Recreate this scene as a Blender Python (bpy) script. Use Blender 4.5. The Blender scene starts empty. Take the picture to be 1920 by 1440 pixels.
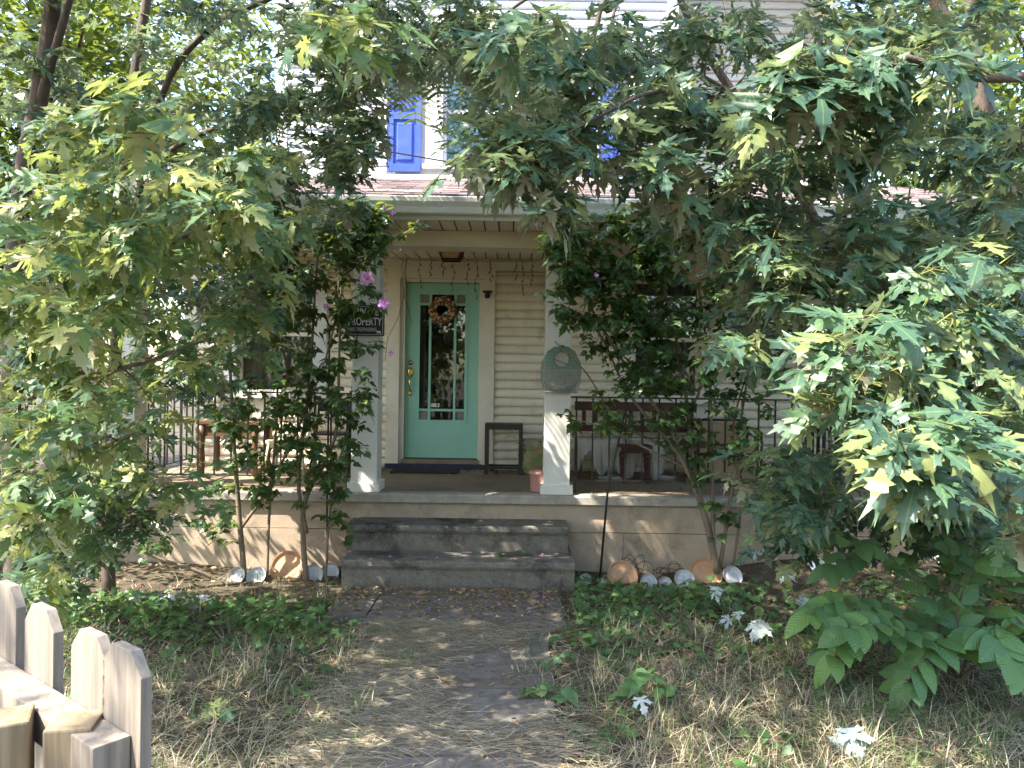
import bpy, bmesh, math, random
import numpy as np
from mathutils import Vector, Matrix, Euler
from mathutils.geometry import tessellate_polygon

random.seed(7)
RNG = np.random.default_rng(7)
R = math.radians
scene = bpy.context.scene
COL = scene.collection

# ------------------------------------------------------------------ camera
FPX = 1440.0
CAM = Vector((0, 0, 1.71))
PITCH, ROLL = -0.4, 0.85
cam_data = bpy.data.cameras.new('camera')
cam_data.sensor_width = 36.0
cam_data.lens = 36.0 * FPX / 1920.0
cam_data.clip_start = 0.05
cam_data.clip_end = 2000
cam = bpy.data.objects.new('camera', cam_data)
COL.objects.link(cam)
CM = Matrix.Rotation(R(90 + PITCH), 3, 'X') @ Matrix.Rotation(R(ROLL), 3, 'Z')
cam.matrix_world = Matrix.Translation(CAM) @ CM.to_4x4()
scene.camera = cam

# ------------------------------------------------------------------ sky, sun, exposure
TO_SUN = Vector((-0.55, -0.27, 0.79)).normalized()
world = bpy.data.worlds.new('World')
scene.world = world
world.use_nodes = True
wn = world.node_tree
sky = wn.nodes.new('ShaderNodeTexSky')
sky.sky_type = 'NISHITA'
sky.sun_disc = False
sky.sun_elevation = math.asin(TO_SUN.z)
sky.sun_rotation = math.atan2(TO_SUN.x, TO_SUN.y)
sky.air_density = 1.3
sky.dust_density = 2.0
bg = wn.nodes['Background']
wn.links.new(sky.outputs[0], bg.inputs[0])
bg.inputs[1].default_value = 0.15
sun_data = bpy.data.lights.new('sun', 'SUN')
sun_data.energy = 4.0
sun_data.angle = R(0.53)
sun_data.color = (1.0, 0.91, 0.76)
sun = bpy.data.objects.new('sun', sun_data)
sun.rotation_euler = TO_SUN.to_track_quat('Z', 'Y').to_euler()
sun.location = TO_SUN * 30
COL.objects.link(sun)
scene.view_settings.view_transform = 'Standard'
scene.view_settings.look = 'None'
scene.view_settings.gamma = 1.0
scene.view_settings.exposure = 2.48
scene.cycles.max_bounces = 10
scene.cycles.diffuse_bounces = 7
scene.cycles.transparent_max_bounces = 12
scene.cycles.use_denoising = True
scene.cycles.caustics_reflective = False
scene.cycles.caustics_refractive = False


def P(px, py, d):
    """photo pixel + distance in front of the camera (world Y) -> point"""
    v = CM @ Vector(((px - 960) / FPX, (720 - py) / FPX, -1.0))
    return CAM + v * (d / v.y)


def to_px(p):
    v = CM.transposed() @ (Vector(p) - CAM)
    if v.z > -0.1:
        return None
    return (960 + FPX * v.x / -v.z, 720 - FPX * v.y / -v.z, -v.z)


def G(px, py, z=0.0):
    """photo pixel -> point on the horizontal plane at height z"""
    v = CM @ Vector(((px - 960) / FPX, (720 - py) / FPX, -1.0))
    return CAM + v * ((z - CAM.z) / v.z)


# ------------------------------------------------------------------ materials
MATS = {}


class NT:
    def __init__(self, name):
        self.m = bpy.data.materials.new(name)
        self.m.use_nodes = True
        self.t = self.m.node_tree
        self.b = self.t.nodes['Principled BSDF']
        self.out = self.t.nodes['Material Output']

    def n(self, typ, **kw):
        nd = self.t.nodes.new(typ)
        for k, v in kw.items():
            if isinstance(k, str) and k.startswith('i_'):
                nd.inputs[int(k[2:])].default_value = v
            else:
                setattr(nd, k, v)
        return nd

    def link(self, a, b):
        self.t.links.new(a, b)

    def math(self, op, a, b=None, c=None):
        nd = self.t.nodes.new('ShaderNodeMath')
        nd.operation = op
        for i, v in enumerate((a, b, c)):
            if v is None:
                continue
            if isinstance(v, (int, float)):
                nd.inputs[i].default_value = v
            else:
                self.link(v, nd.inputs[i])
        return nd.outputs[0]

    def ramp(self, fac, stops):
        nd = self.t.nodes.new('ShaderNodeValToRGB')
        cr = nd.color_ramp
        while len(cr.elements) < len(stops):
            cr.elements.new(0.5)
        for e, (p, c) in zip(cr.elements, stops):
            e.position = p
            e.color = (*c, 1)
        self.link(fac, nd.inputs[0])
        return nd.outputs[0]

    def mix(self, fac, a, b, blend='MIX'):
        nd = self.t.nodes.new('ShaderNodeMix')
        nd.data_type = 'RGBA'
        nd.blend_type = blend
        for s, v in ((nd.inputs[0], fac), (nd.inputs[6], a), (nd.inputs[7], b)):
            if isinstance(v, (int, float)):
                s.default_value = v
            elif isinstance(v, tuple):
                s.default_value = (*v, 1)
            else:
                self.link(v, s)
        return nd.outputs[2]

    def noise(self, scale, detail=4, rough=0.6, vec=None, stretch=None):
        nd = self.t.nodes.new('ShaderNodeTexNoise')
        nd.inputs['Scale'].default_value = scale
        nd.inputs['Detail'].default_value = detail
        nd.inputs['Roughness'].default_value = rough
        if vec is None:
            vec = self.pos()
        if stretch:
            mp = self.t.nodes.new('ShaderNodeMapping')
            mp.inputs['Scale'].default_value = stretch
            self.link(vec, mp.inputs[0])
            vec = mp.outputs[0]
        self.link(vec, nd.inputs['Vector'])
        return nd.outputs[0]

    def pos(self):
        if not hasattr(self, '_pos'):
            self._pos = self.t.nodes.new('ShaderNodeNewGeometry').outputs['Position']
        return self._pos

    def obj(self):
        if not hasattr(self, '_oc'):
            self._oc = self.t.nodes.new('ShaderNodeTexCoord').outputs['Object']
        return self._oc

    def bump(self, h, strength=0.3, dist=0.01):
        nd = self.t.nodes.new('ShaderNodeBump')
        nd.inputs['Strength'].default_value = strength
        nd.inputs['Distance'].default_value = dist
        self.link(h, nd.inputs['Height'])
        self.link(nd.outputs[0], self.b.inputs['Normal'])


def mat(name, c1, c2=None, scale=8, rough=0.7, spots=None, spot_scale=3, spot_lo=0.55, spot_hi=0.75, bump=0.0, bump_scale=60, stretch=None, metal=0.0, coords='pos', rnd=0.0, spec=0.4):
    if name in MATS:
        return MATS[name]
    t = NT(name)
    c2 = c2 or tuple(x * 0.75 for x in c1)
    vec = t.pos() if coords == 'pos' else t.obj()
    f = t.noise(scale, 5, 0.65, vec, stretch)
    col = t.ramp(f, [(0.3, c2), (0.7, c1)])
    if spots:
        s = t.noise(spot_scale, 6, 0.75, vec)
        sf = t.n('ShaderNodeMapRange')
        t.link(s, sf.inputs[0])
        sf.inputs[1].default_value = spot_lo
        sf.inputs[2].default_value = spot_hi
        col = t.mix(sf.outputs[0], col, spots)
    if rnd:
        oi = t.n('ShaderNodeObjectInfo')
        hv = t.n('ShaderNodeHueSaturation')
        v = t.math('MULTIPLY_ADD', oi.outputs['Random'], rnd, 1 - rnd * 0.5)
        t.link(v, hv.inputs['Value'])
        t.link(col, hv.inputs['Color'])
        col = hv.outputs[0]
    t.link(col, t.b.inputs['Base Color'])
    t.b.inputs['Roughness'].default_value = rough
    t.b.inputs['Metallic'].default_value = metal
    t.b.inputs['Specular IOR Level'].default_value = spec
    if bump:
        t.bump(t.noise(bump_scale, 4, 0.7, vec, stretch), bump)
    MATS[name] = t.m
    return t.m


def leaf_mat(name, tops, under, veins=(0.55,), vein_col=None, trans=0.35, trans_col=(0.45, 0.55, 0.06), rough=0.42, petiole=(0.35, 0.36, 0.10), side=True, blotch=None, pinnate=None):
    """two-sided leaf: tops = colour stops by per-leaf tint; under = colour of the leaf's lower side"""
    t = NT(name)
    at = t.n('ShaderNodeAttribute', attribute_name='tint')
    oi = t.n('ShaderNodeObjectInfo')
    tint = t.math('FRACT', t.math('ADD', at.outputs['Fac'], oi.outputs['Random']))
    top = t.ramp(tint, tops)
    uv = t.n('ShaderNodeUVMap', uv_map='UVMap')
    sx = t.n('ShaderNodeSeparateXYZ')
    t.link(uv.outputs[0], sx.inputs[0])
    u = t.math('ABSOLUTE', sx.outputs[0])
    v = sx.outputs[1]
    if blotch:
        nz = t.noise(2.5, 3, 0.6, uv.outputs[0])
        top = t.mix(t.math('MULTIPLY', t.math('GREATER_THAN', tint, 0.72), t.ramp(nz, [(0.4, (0, 0, 0)), (0.65, (0.8, 0.8, 0.8))])), top, blotch)
    if veins:
        d = None
        for a in (0.0,) + tuple(veins):
            e = t.math('ABSOLUTE', t.math('SUBTRACT', t.math('MULTIPLY', u, math.cos(a)), t.math('MULTIPLY', t.math('SUBTRACT', v, 0.0), math.sin(a))))
            d = e if d is None else t.math('MINIMUM', d, e)
        vf = t.n('ShaderNodeMapRange')
        t.link(d, vf.inputs[0])
        vf.inputs[1].default_value = 0.004
        vf.inputs[2].default_value = 0.016
        vf.inputs[3].default_value = 0.75
        vf.inputs[4].default_value = 0.0
        top = t.mix(vf.outputs[0], top, vein_col or (0.25, 0.33, 0.12))
    if pinnate:
        w_ = t.math('SINE', t.math('MULTIPLY', t.math('SUBTRACT', v, t.math('MULTIPLY', u, .75)), 62.0))
        pv = t.n('ShaderNodeMapRange')
        t.link(w_, pv.inputs[0])
        pv.inputs[1].default_value = .80
        pv.inputs[2].default_value = 1.0
        pv.inputs[4].default_value = .55
        top = t.mix(pv.outputs[0], top, pinnate)
        mr_ = t.n('ShaderNodeMapRange')
        t.link(u, mr_.inputs[0])
        mr_.inputs[1].default_value = .006
        mr_.inputs[2].default_value = .014
        mr_.inputs[3].default_value = .8
        mr_.inputs[4].default_value = 0.0
        top = t.mix(mr_.outputs[0], top, pinnate)
        t.bump(w_, .25, .01)
    geo = t.n('ShaderNodeNewGeometry')
    col = t.mix(geo.outputs['Backfacing'], top, under) if side else top
    pf = t.math('MULTIPLY', t.math('LESS_THAN', v, -0.004), t.math('LESS_THAN', u, 0.016))
    col = t.mix(pf, col, petiole)
    t.link(col, t.b.inputs['Base Color'])
    t.b.inputs['Roughness'].default_value = rough
    t.b.inputs['Specular IOR Level'].default_value = 0.45
    tr = t.n('ShaderNodeBsdfTranslucent')
    tc = t.mix(0.75, col, trans_col)
    t.link(tc, tr.inputs[0])
    mx = t.n('ShaderNodeMixShader')
    mx.inputs[0].default_value = trans
    t.link(t.b.outputs[0], mx.inputs[1])
    t.link(tr.outputs[0], mx.inputs[2])
    t.link(mx.outputs[0], t.out.inputs[0])
    MATS[name] = t.m
    return t.m


def blade_mat(name, stops, trans=0.25):
    t = NT(name)
    at = t.n('ShaderNodeAttribute', attribute_name='tint')
    c = t.ramp(at.outputs['Fac'], stops)
    t.link(c, t.b.inputs['Base Color'])
    t.b.inputs['Roughness'].default_value = 0.6
    tr = t.n('ShaderNodeBsdfTranslucent')
    t.link(c, tr.inputs[0])
    mx = t.n('ShaderNodeMixShader')
    mx.inputs[0].default_value = trans
    t.link(t.b.outputs[0], mx.inputs[1])
    t.link(tr.outputs[0], mx.inputs[2])
    t.link(mx.outputs[0], t.out.inputs[0])
    MATS[name] = t.m
    return t.m


def glass_mat(name, tint=(0.85, 0.9, 0.9), refl=1.0):
    t = NT(name)
    tp = t.n('ShaderNodeBsdfTransparent')
    tp.inputs[0].default_value = (*tint, 1)
    gl = t.n('ShaderNodeBsdfGlossy')
    gl.inputs['Roughness'].default_value = 0.015
    nz = t.n('ShaderNodeBump')
    nz.inputs['Strength'].default_value = 0.04
    t.link(t.noise(1.3, 2, 0.5), nz.inputs['Height'])
    t.link(nz.outputs[0], gl.inputs['Normal'])
    fr = t.n('ShaderNodeFresnel')
    fr.inputs[0].default_value = 1.6
    mx = t.n('ShaderNodeMixShader')
    t.link(t.math('MINIMUM', t.math('MULTIPLY', fr.outputs[0], refl), 1.0), mx.inputs[0])
    t.link(tp.outputs[0], mx.inputs[1])
    t.link(gl.outputs[0], mx.inputs[2])
    t.link(mx.outputs[0], t.out.inputs[0])
    MATS[name] = t.m
    return t.m


# ------------------------------------------------------------------ object helpers
def link_mesh(name, me, m, parent=None, loc=None):
    o = bpy.data.objects.new(name, me)
    COL.objects.link(o)
    if m is not None and not me.materials:
        me.materials.append(MATS[m] if isinstance(m, str) else m)
    if parent is not None:
        o.parent = parent
    if loc is not None:
        o.location = loc
    return o


def thing(name, label, cat, loc=(0, 0, 0), group=None):
    o = bpy.data.objects.new(name, None)
    COL.objects.link(o)
    o.empty_display_size = 0.1
    o.location = loc
    return tag(o, label, cat, group)


def tag(o, label, cat, group=None):
    o['label'] = label
    o['category'] = cat
    if group:
        o['group'] = group
    return o


class MB:
    """mesh builder in world coordinates"""

    def __init__(self):
        self.v, self.f = [], []

    def add(self, vs, fs):
        k = len(self.v)
        self.v += [tuple(x) for x in vs]
        self.f += [tuple(i + k for i in f) for f in fs]
        return self

    def box(self, x0, x1, y0, y1, z0, z1, M=None):
        vs = [Vector(p) for p in ((x0, y0, z0), (x1, y0, z0), (x1, y1, z0), (x0, y1, z0), (x0, y0, z1), (x1, y0, z1), (x1, y1, z1), (x0, y1, z1))]
        if M is not None:
            vs = [M @ p for p in vs]
        return self.add(vs, [(3, 2, 1, 0), (4, 5, 6, 7), (0, 1, 5, 4), (1, 2, 6, 5), (2, 3, 7, 6), (3, 0, 4, 7)])

    def bar(self, a, b, w, h=None, up=(0, 0, 1)):
        """rectangular bar from a to b"""
        a, b = Vector(a), Vector(b)
        h = h or w
        d = (b - a).normalized()
        s = d.cross(Vector(up))
        if s.length < 1e-4:
            s = d.cross(Vector((0, 1, 0)))
        s.normalize()
        u = s.cross(d)
        vs = [p + s * i * w / 2 + u * j * h / 2 for p in (a, b) for i, j in ((-1, -1), (1, -1), (1, 1), (-1, 1))]
        return self.add(vs, [(0, 1, 2, 3), (7, 6, 5, 4), (0, 4, 5, 1), (1, 5, 6, 2), (2, 6, 7, 3), (3, 7, 4, 0)])

    def tube(self, pts, rad, n=6, cap=True):
        pts = [Vector(p) for p in pts]
        m = len(pts)
        if not hasattr(rad, '__len__'):
            rad = [rad] * m
        vs = []
        ref = Vector((0.31, 0.87, 0.38)).normalized()
        for i, p in enumerate(pts):
            d = (pts[min(i + 1, m - 1)] - pts[max(i - 1, 0)])
            if d.length < 1e-7:
                d = Vector((0, 0, 1))
            d.normalize()
            s = d.cross(ref)
            if s.length < 0.05:
                s = d.cross(Vector((1, 0, 0)))
            s.normalize()
            u = d.cross(s)
            for k in range(n):
                a = 2 * math.pi * k / n
                vs.append(p + (s * math.cos(a) + u * math.sin(a)) * rad[i])
        fs = []
        for i in range(m - 1):
            for k in range(n):
                fs.append((i * n + k, i * n + (k + 1) % n, (i + 1) * n + (k + 1) % n, (i + 1) * n + k))
        if cap:
            fs.append(tuple(range(n - 1, -1, -1)))
            fs.append(tuple((m - 1) * n + k for k in range(n)))
        return self.add(vs, fs)

    def lathe(self, c, prof, n=20, M=None):
        """prof: (radius, height) list; axis z through c"""
        c = Vector(c)
        vs = []
        for r, z in prof:
            for k in range(n):
                a = 2 * math.pi * k / n
                p = Vector((r * math.cos(a), r * math.sin(a), z))
                if M is not None:
                    p = M @ p
                vs.append(c + p)
        fs = []
        for i in range(len(prof) - 1):
            for k in range(n):
                fs.append((i * n + k, i * n + (k + 1) % n, (i + 1) * n + (k + 1) % n, (i + 1) * n + k))
        fs.append(tuple(range(n - 1, -1, -1)))
        fs.append(tuple((len(prof) - 1) * n + k for k in range(n)))
        return self.add(vs, fs)

    def extrude_x(self, prof, x0, x1):
        """closed (y, z) profile extruded along x"""
        n = len(prof)
        vs = [(x0, y, z) for y, z in prof] + [(x1, y, z) for y, z in prof]
        fs = [(i, (i + 1) % n, n + (i + 1) % n, n + i) for i in range(n)]
        fs += [tuple(range(n - 1, -1, -1)), tuple(range(n, 2 * n))]
        return self.add(vs, fs)

    def build(self, name, m, parent=None, smooth=False, origin=None, bevel=0.0):
        off = Vector((0, 0, 0))
        if origin is not None:
            off = Vector(origin)
        elif parent is not None:
            pass
        base = off
        if parent is not None:
            pw = Vector(parent.get('_w', (0, 0, 0)))
        else:
            pw = Vector((0, 0, 0))
        me = bpy.data.meshes.new(name)
        me.from_pydata([tuple(Vector(p) - base) for p in self.v], [], self.f)
        bm = bmesh.new()
        bm.from_mesh(me)
        bmesh.ops.recalc_face_normals(bm, faces=bm.faces)
        if bevel:
            bmesh.ops.bevel(bm, geom=[e for e in bm.edges if e.calc_face_angle(0) > 0.6], offset=bevel, segments=2, affect='EDGES', profile=0.6)
        bm.to_mesh(me)
        bm.free()
        if smooth:
            me.shade_smooth()
        o = link_mesh(name, me, m, parent)
        o.location = base - pw
        if parent is not None or True:
            o['_w'] = tuple(base)
        return o


def root(name, label, cat, loc, group=None):
    o = thing(name, label, cat, loc, group)
    o['_w'] = tuple(loc)
    return o


def fast_mesh(name, V, T, UV=None, tint=None):
    """V (n,3) float, T (m,3) int triangles, UV (n,2) per vertex, tint (n,) per vertex"""
    me = bpy.data.meshes.new(name)
    n, m = len(V), len(T)
    me.vertices.add(n)
    me.vertices.foreach_set('co', np.ascontiguousarray(V, dtype=np.float32).ravel())
    me.loops.add(m * 3)
    li = np.ascontiguousarray(T, dtype=np.int32).ravel()
    me.loops.foreach_set('vertex_index', li)
    me.polygons.add(m)
    me.polygons.foreach_set('loop_start', np.arange(0, m * 3, 3, dtype=np.int32))
    if UV is not None:
        l = me.uv_layers.new(name='UVMap')
        l.data.foreach_set('uv', np.ascontiguousarray(UV[li], dtype=np.float32).ravel())
    if tint is not None:
        a = me.attributes.new('tint', 'FLOAT', 'POINT')
        a.data.foreach_set('value', np.ascontiguousarray(tint, dtype=np.float32))
    me.update(calc_edges=True)
    me.validate()
    return me


# ------------------------------------------------------------------ leaf shapes: (V, T, UV) in leaf units, base at origin, tip +Y, upper side +Z
def leaf_shape(half, bend=0.25, fold=0.2, curl=0.0, petiole=0.55, wave=0.0, plen_w=0.012):
    pts = [(x, y) for x, y in half] + [(-x, y) for x, y in reversed(half[1:-1])]
    tri = tessellate_polygon([[Vector((x, y, 0)) for x, y in pts]])
    V = []
    for x, y in pts:
        z = fold * abs(x) - bend * max(y, 0) ** 1.6 - curl * x * x + wave * math.sin(7 * x + 5 * y)
        V.append((x, y * (1 - 0.12 * bend), z))
    UV = list(pts)
    T = [tuple(t) for t in tri]
    # orient faces up
    out = []
    for a, b, c in T:
        A, B, C = (Vector((*pts[i], 0)) for i in (a, b, c))
        out.append((a, b, c) if (B - A).cross(C - A).z > 0 else (a, c, b))
    if petiole:
        k = len(V)
        w = plen_w
        V += [(-w, 0.02, 0.0), (w, 0.02, 0.0), (w, -petiole, 0.02), (-w, -petiole, 0.02), (0, 0.02, -w), (0, -petiole, 0.02 - w)]
        UV += [(-w, -0.01), (w, -0.01), (w, -petiole), (-w, -petiole), (0, -0.01), (0, -petiole)]
        out += [(k, k + 3, k + 1), (k + 1, k + 3, k + 2), (k, k + 4, k + 5), (k, k + 5, k + 3), (k + 1, k + 5, k + 4), (k + 1, k + 2, k + 5)]
    return np.array(V, float), np.array(out, int), np.array(UV, float)


MAPLE = [(0, 0), (.12, -.02), (.25, -.10), (.28, .0), (.41, .02), (.30, .08), (.11, .125), (.27, .18), (.36, .15), (.375, .265), (.55, .45), (.41, .42), (.36, .51), (.25, .39), (.075, .28), (.105, .50), (.23, .60), (.14, .65), (.175, .78), (.075, .79), (0, 1.05)]
MAPLE_LO = [(0, 0), (.24, -.09), (.41, .02), (.14, .15), (.35, .18), (.53, .45), (.30, .43), (.10, .34), (.22, .60), (.10, .76), (0, 1.0)]
HIB = [(0, 0), (.16, .04), (.30, .20), (.34, .42), (.22, .46), (.20, .62), (.10, .72), (0, 1.0)]
OVAL = [(0, 0), (.13, .03), (.23, .14), (.285, .34), (.265, .55), (.18, .77), (.06, .93), (0, 1.0)]
HEART = [(0, 0), (.14, -.10), (.32, -.05), (.40, .16), (.34, .42), (.18, .72), (0, .95)]
RHOMB = [(0, 0), (.26, .35), (.20, .62), (0, 1.0)]
IVY = [(0, 0), (.22, -.12), (.40, .10), (.24, .28), (.42, .50), (.16, .60), (0, .95)]

SHAPES = {
    'maple': [leaf_shape(MAPLE, .30, .22, .1), leaf_shape(MAPLE, .45, -.10, .3), leaf_shape(MAPLE, .12, .35, 0), leaf_shape(MAPLE, .6, .15, .5, wave=.03), leaf_shape(MAPLE, .2, .6, -.2, wave=.05), leaf_shape(MAPLE, .65, .3, .2, wave=.05)],
    'maple_lo': [leaf_shape(MAPLE_LO, .35, .2), leaf_shape(MAPLE_LO, .5, -.1, .3)],
    'hib': [leaf_shape(HIB, .3, .25, petiole=.3), leaf_shape(HIB, .5, .1, .3, petiole=.3), leaf_shape(HIB, .15, .4, petiole=.3)],
    'oval': [leaf_shape(OVAL, .35, .25, petiole=.06), leaf_shape(OVAL, .5, .12, petiole=.06), leaf_shape(OVAL, .2, .4, petiole=.06)],
    'heart': [leaf_shape(HEART, .2, .2, petiole=.4), leaf_shape(HEART, .35, -.1, petiole=.4)],
    'ivy': [leaf_shape(IVY, .2, .15, petiole=.3), leaf_shape(IVY, .4, -.1, petiole=.3)],
    'rhomb': [leaf_shape(RHOMB, .3, .3, petiole=0)],
}

leaf_mat('maple_leaf', [(0.0, (.038, .084, .060)), (0.35, (.052, .108, .070)), (0.65, (.062, .122, .066)), (0.88, (.085, .145, .062)), (0.98, (.17, .20, .075))], (.26, .27, .20), veins=(.86, 1.35), trans=.30, trans_col=(.19, .29, .10), vein_col=(.15, .23, .09), blotch=(.24, .25, .09))
leaf_mat('yellowing_leaf', [(0.0, (.036, .088, .048)), (0.4, (.050, .112, .050)), (0.68, (.080, .142, .050)), (0.86, (.15, .195, .06)), (0.97, (.26, .26, .08))], (.29, .295, .18), veins=(.86, 1.35), trans=.38, trans_col=(.36, .44, .08), vein_col=(.10, .20, .06), blotch=(.30, .28, .10))
leaf_mat('canopy_leaf', [(0.0, (.03, .08, .035)), (0.5, (.045, .11, .04)), (1.0, (.09, .16, .045))], (.22, .26, .16), veins=None, trans=.26, trans_col=(.28, .40, .06))
leaf_mat('hibiscus_leaf', [(0.0, (.016, .046, .020)), (0.5, (.026, .068, .025)), (0.9, (.045, .105, .03)), (1.0, (.11, .18, .035))], (.05, .105, .045), veins=(.7,), vein_col=(.09, .16, .07), trans=.22, rough=.35)
leaf_mat('walnut_leaf', [(0.0, (.065, .15, .065)), (0.6, (.085, .18, .07)), (1.0, (.12, .24, .065))], (.13, .22, .10), veins=None, trans=.3, rough=.5, pinnate=(.13, .24, .10))
leaf_mat('ground_leaf', [(0.0, (.03, .08, .03)), (0.5, (.05, .13, .045)), (0.9, (.10, .20, .06)), (1.0, (.18, .27, .09))], (.12, .2, .1), veins=None, trans=.25)
leaf_mat('far_leaf', [(0.0, (.022, .056, .016)), (0.5, (.040, .080, .02)), (1.0, (.078, .115, .024))], (.07, .11, .038), veins=None, trans=.40, trans_col=(.23, .29, .035))
leaf_mat('fern_leaf', [(0.0, (.022, .065, .025)), (1.0, (.04, .095, .03))], (.04, .09, .04), veins=None, trans=.18)
leaf_mat('pale_leaf', [(0.0, (.33, .40, .42)), (1.0, (.46, .51, .51))], (.06, .13, .05), veins=(.86, 1.35), vein_col=(.22, .29, .28), trans=.15, rough=.6)
leaf_mat('brown_leaf', [(0.0, (.10, .06, .03)), (0.5, (.20, .13, .07)), (1.0, (.36, .27, .15))], (.28, .22, .14), veins=None, trans=.1, rough=.7)
leaf_mat('petal', [(0.0, (.42, .20, .62)), (0.5, (.55, .25, .66)), (1.0, (.66, .30, .62))], (.5, .26, .62), veins=None, trans=.35, trans_col=(.7, .3, .7), side=False)

mat('bark', (.115, .085, .065), (.055, .04, .032), scale=18, rough=.9, bump=.6, bump_scale=45, stretch=(1, 1, .25), spots=(.16, .14, .12), spot_scale=6)
mat('twig', (.15, .10, .07), (.07, .045, .03), scale=25, rough=.85)
mat('shrub_bark', (.24, .19, .14), (.13, .10, .075), scale=25, rough=.9, bump=.4, bump_scale=60, stretch=(1, 1, .3))


def basis(fwd, up):
    """(n,3) arrays -> (n,3,3) with columns right, forward, normal"""
    f = fwd / np.maximum(np.linalg.norm(fwd, axis=1, keepdims=True), 1e-9)
    r = np.cross(f, up)
    r /= np.maximum(np.linalg.norm(r, axis=1, keepdims=True), 1e-9)
    n = np.cross(r, f)
    return np.stack([r, f, n], axis=2)


def scatter_mesh(name, shape, pos, fwd, up, size, tint):
    B = basis(fwd, up) * size[:, None, None]
    B[:, :, 0] *= RNG.uniform(.72, 1.12, len(pos))[:, None]
    B[:, :, 2] *= RNG.uniform(.2, 1.25, len(pos))[:, None]
    Vs, Ts, Us, Cs = [], [], [], []
    k = 0
    var = RNG.integers(0, len(SHAPES[shape]), len(pos))
    for i, (V, T, UV) in enumerate(SHAPES[shape]):
        sel = np.where(var == i)[0]
        if not len(sel):
            continue
        X = np.einsum('nij,vj->nvi', B[sel], V) + pos[sel][:, None, :]
        nv = len(V)
        Vs.append(X.reshape(-1, 3))
        Ts.append((T[None] + (np.arange(len(sel)) * nv)[:, None, None]).reshape(-1, 3) + k)
        Us.append(np.tile(UV, (len(sel), 1)))
        Cs.append(np.repeat(tint[sel], nv))
        k += nv * len(sel)
    return fast_mesh(name, np.concatenate(Vs), np.concatenate(Ts), np.concatenate(Us), np.concatenate(Cs))


LEAF_MESHES = {}


def leaf_meshes(shape, m):
    key = (shape, m)
    if key not in LEAF_MESHES:
        L = []
        for V, T, UV in SHAPES[shape]:
            me = fast_mesh('leaf', V, T, UV)
            me.materials.append(MATS[m])
            L.append(me)
        LEAF_MESHES[key] = L
    return LEAF_MESHES[key]


def put_leaves(rt, shape, m, pos, fwd, up, size, tint, single=300, name='leaf', lo=None, mass='foliage'):
    """the leaves that show largest become objects, the rest one mass"""
    pos, fwd, up, size, tint = (np.asarray(a, float) for a in (pos, fwd, up, size, tint))
    w = np.array(rt['_w'])
    score = np.zeros(len(pos))
    for i, p in enumerate(pos):
        q = to_px(p)
        if q and -40 < q[0] < 1960 and -40 < q[1] < 1480:
            score[i] = size[i] / q[2]
    order = np.argsort(-score)
    top = [i for i in order[:single] if score[i] > 0]
    B = basis(fwd, up)
    B[:, :, 0] *= RNG.uniform(.72, 1.12, len(pos))[:, None]
    B[:, :, 2] *= RNG.uniform(.2, 1.25, len(pos))[:, None]
    ms = leaf_meshes(shape, m)
    for i in top:
        o = bpy.data.objects.new(name, ms[random.randrange(len(ms))])
        M = Matrix([list(r) for r in B[i] * size[i]]).to_4x4()
        M.translation = Vector(pos[i] - w)
        o.matrix_local = M
        COL.objects.link(o)
        o.parent = rt
    rest = np.setdiff1d(np.arange(len(pos)), top)
    if len(rest):
        me = scatter_mesh(mass, lo or shape, pos[rest] - w, fwd[rest], up[rest], size[rest], tint[rest])
        o = link_mesh(mass, me, m, rt)
        o['kind'] = 'stuff'


def sphere_pts(n):
    v = RNG.normal(size=(n, 3))
    return v / np.linalg.norm(v, axis=1, keepdims=True)


# ------------------------------------------------------------------ plants grown from limbs and clusters
def smooth_path(pts, per=5):
    """Catmull-Rom through pts (x,y,z,r)"""
    p = [np.array(q, float) for q in pts]
    p = [2 * p[0] - p[1]] + p + [2 * p[-1] - p[-2]]
    out = []
    for i in range(1, len(p) - 2):
        for k in range(per):
            t = k / per
            a, b, c, d = p[i - 1], p[i], p[i + 1], p[i + 2]
            out.append(0.5 * ((2 * b) + (-a + c) * t + (2 * a - 5 * b + 4 * c - d) * t * t + (-a + 3 * b - 3 * c + d) * t ** 3))
    out.append(p[-2])
    return out


def L(d0, *pts):
    """limb from photo pixels: (px, py, d, radius)"""
    return [(*P(a, b, c), r) for a, b, c, r in pts]


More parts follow.
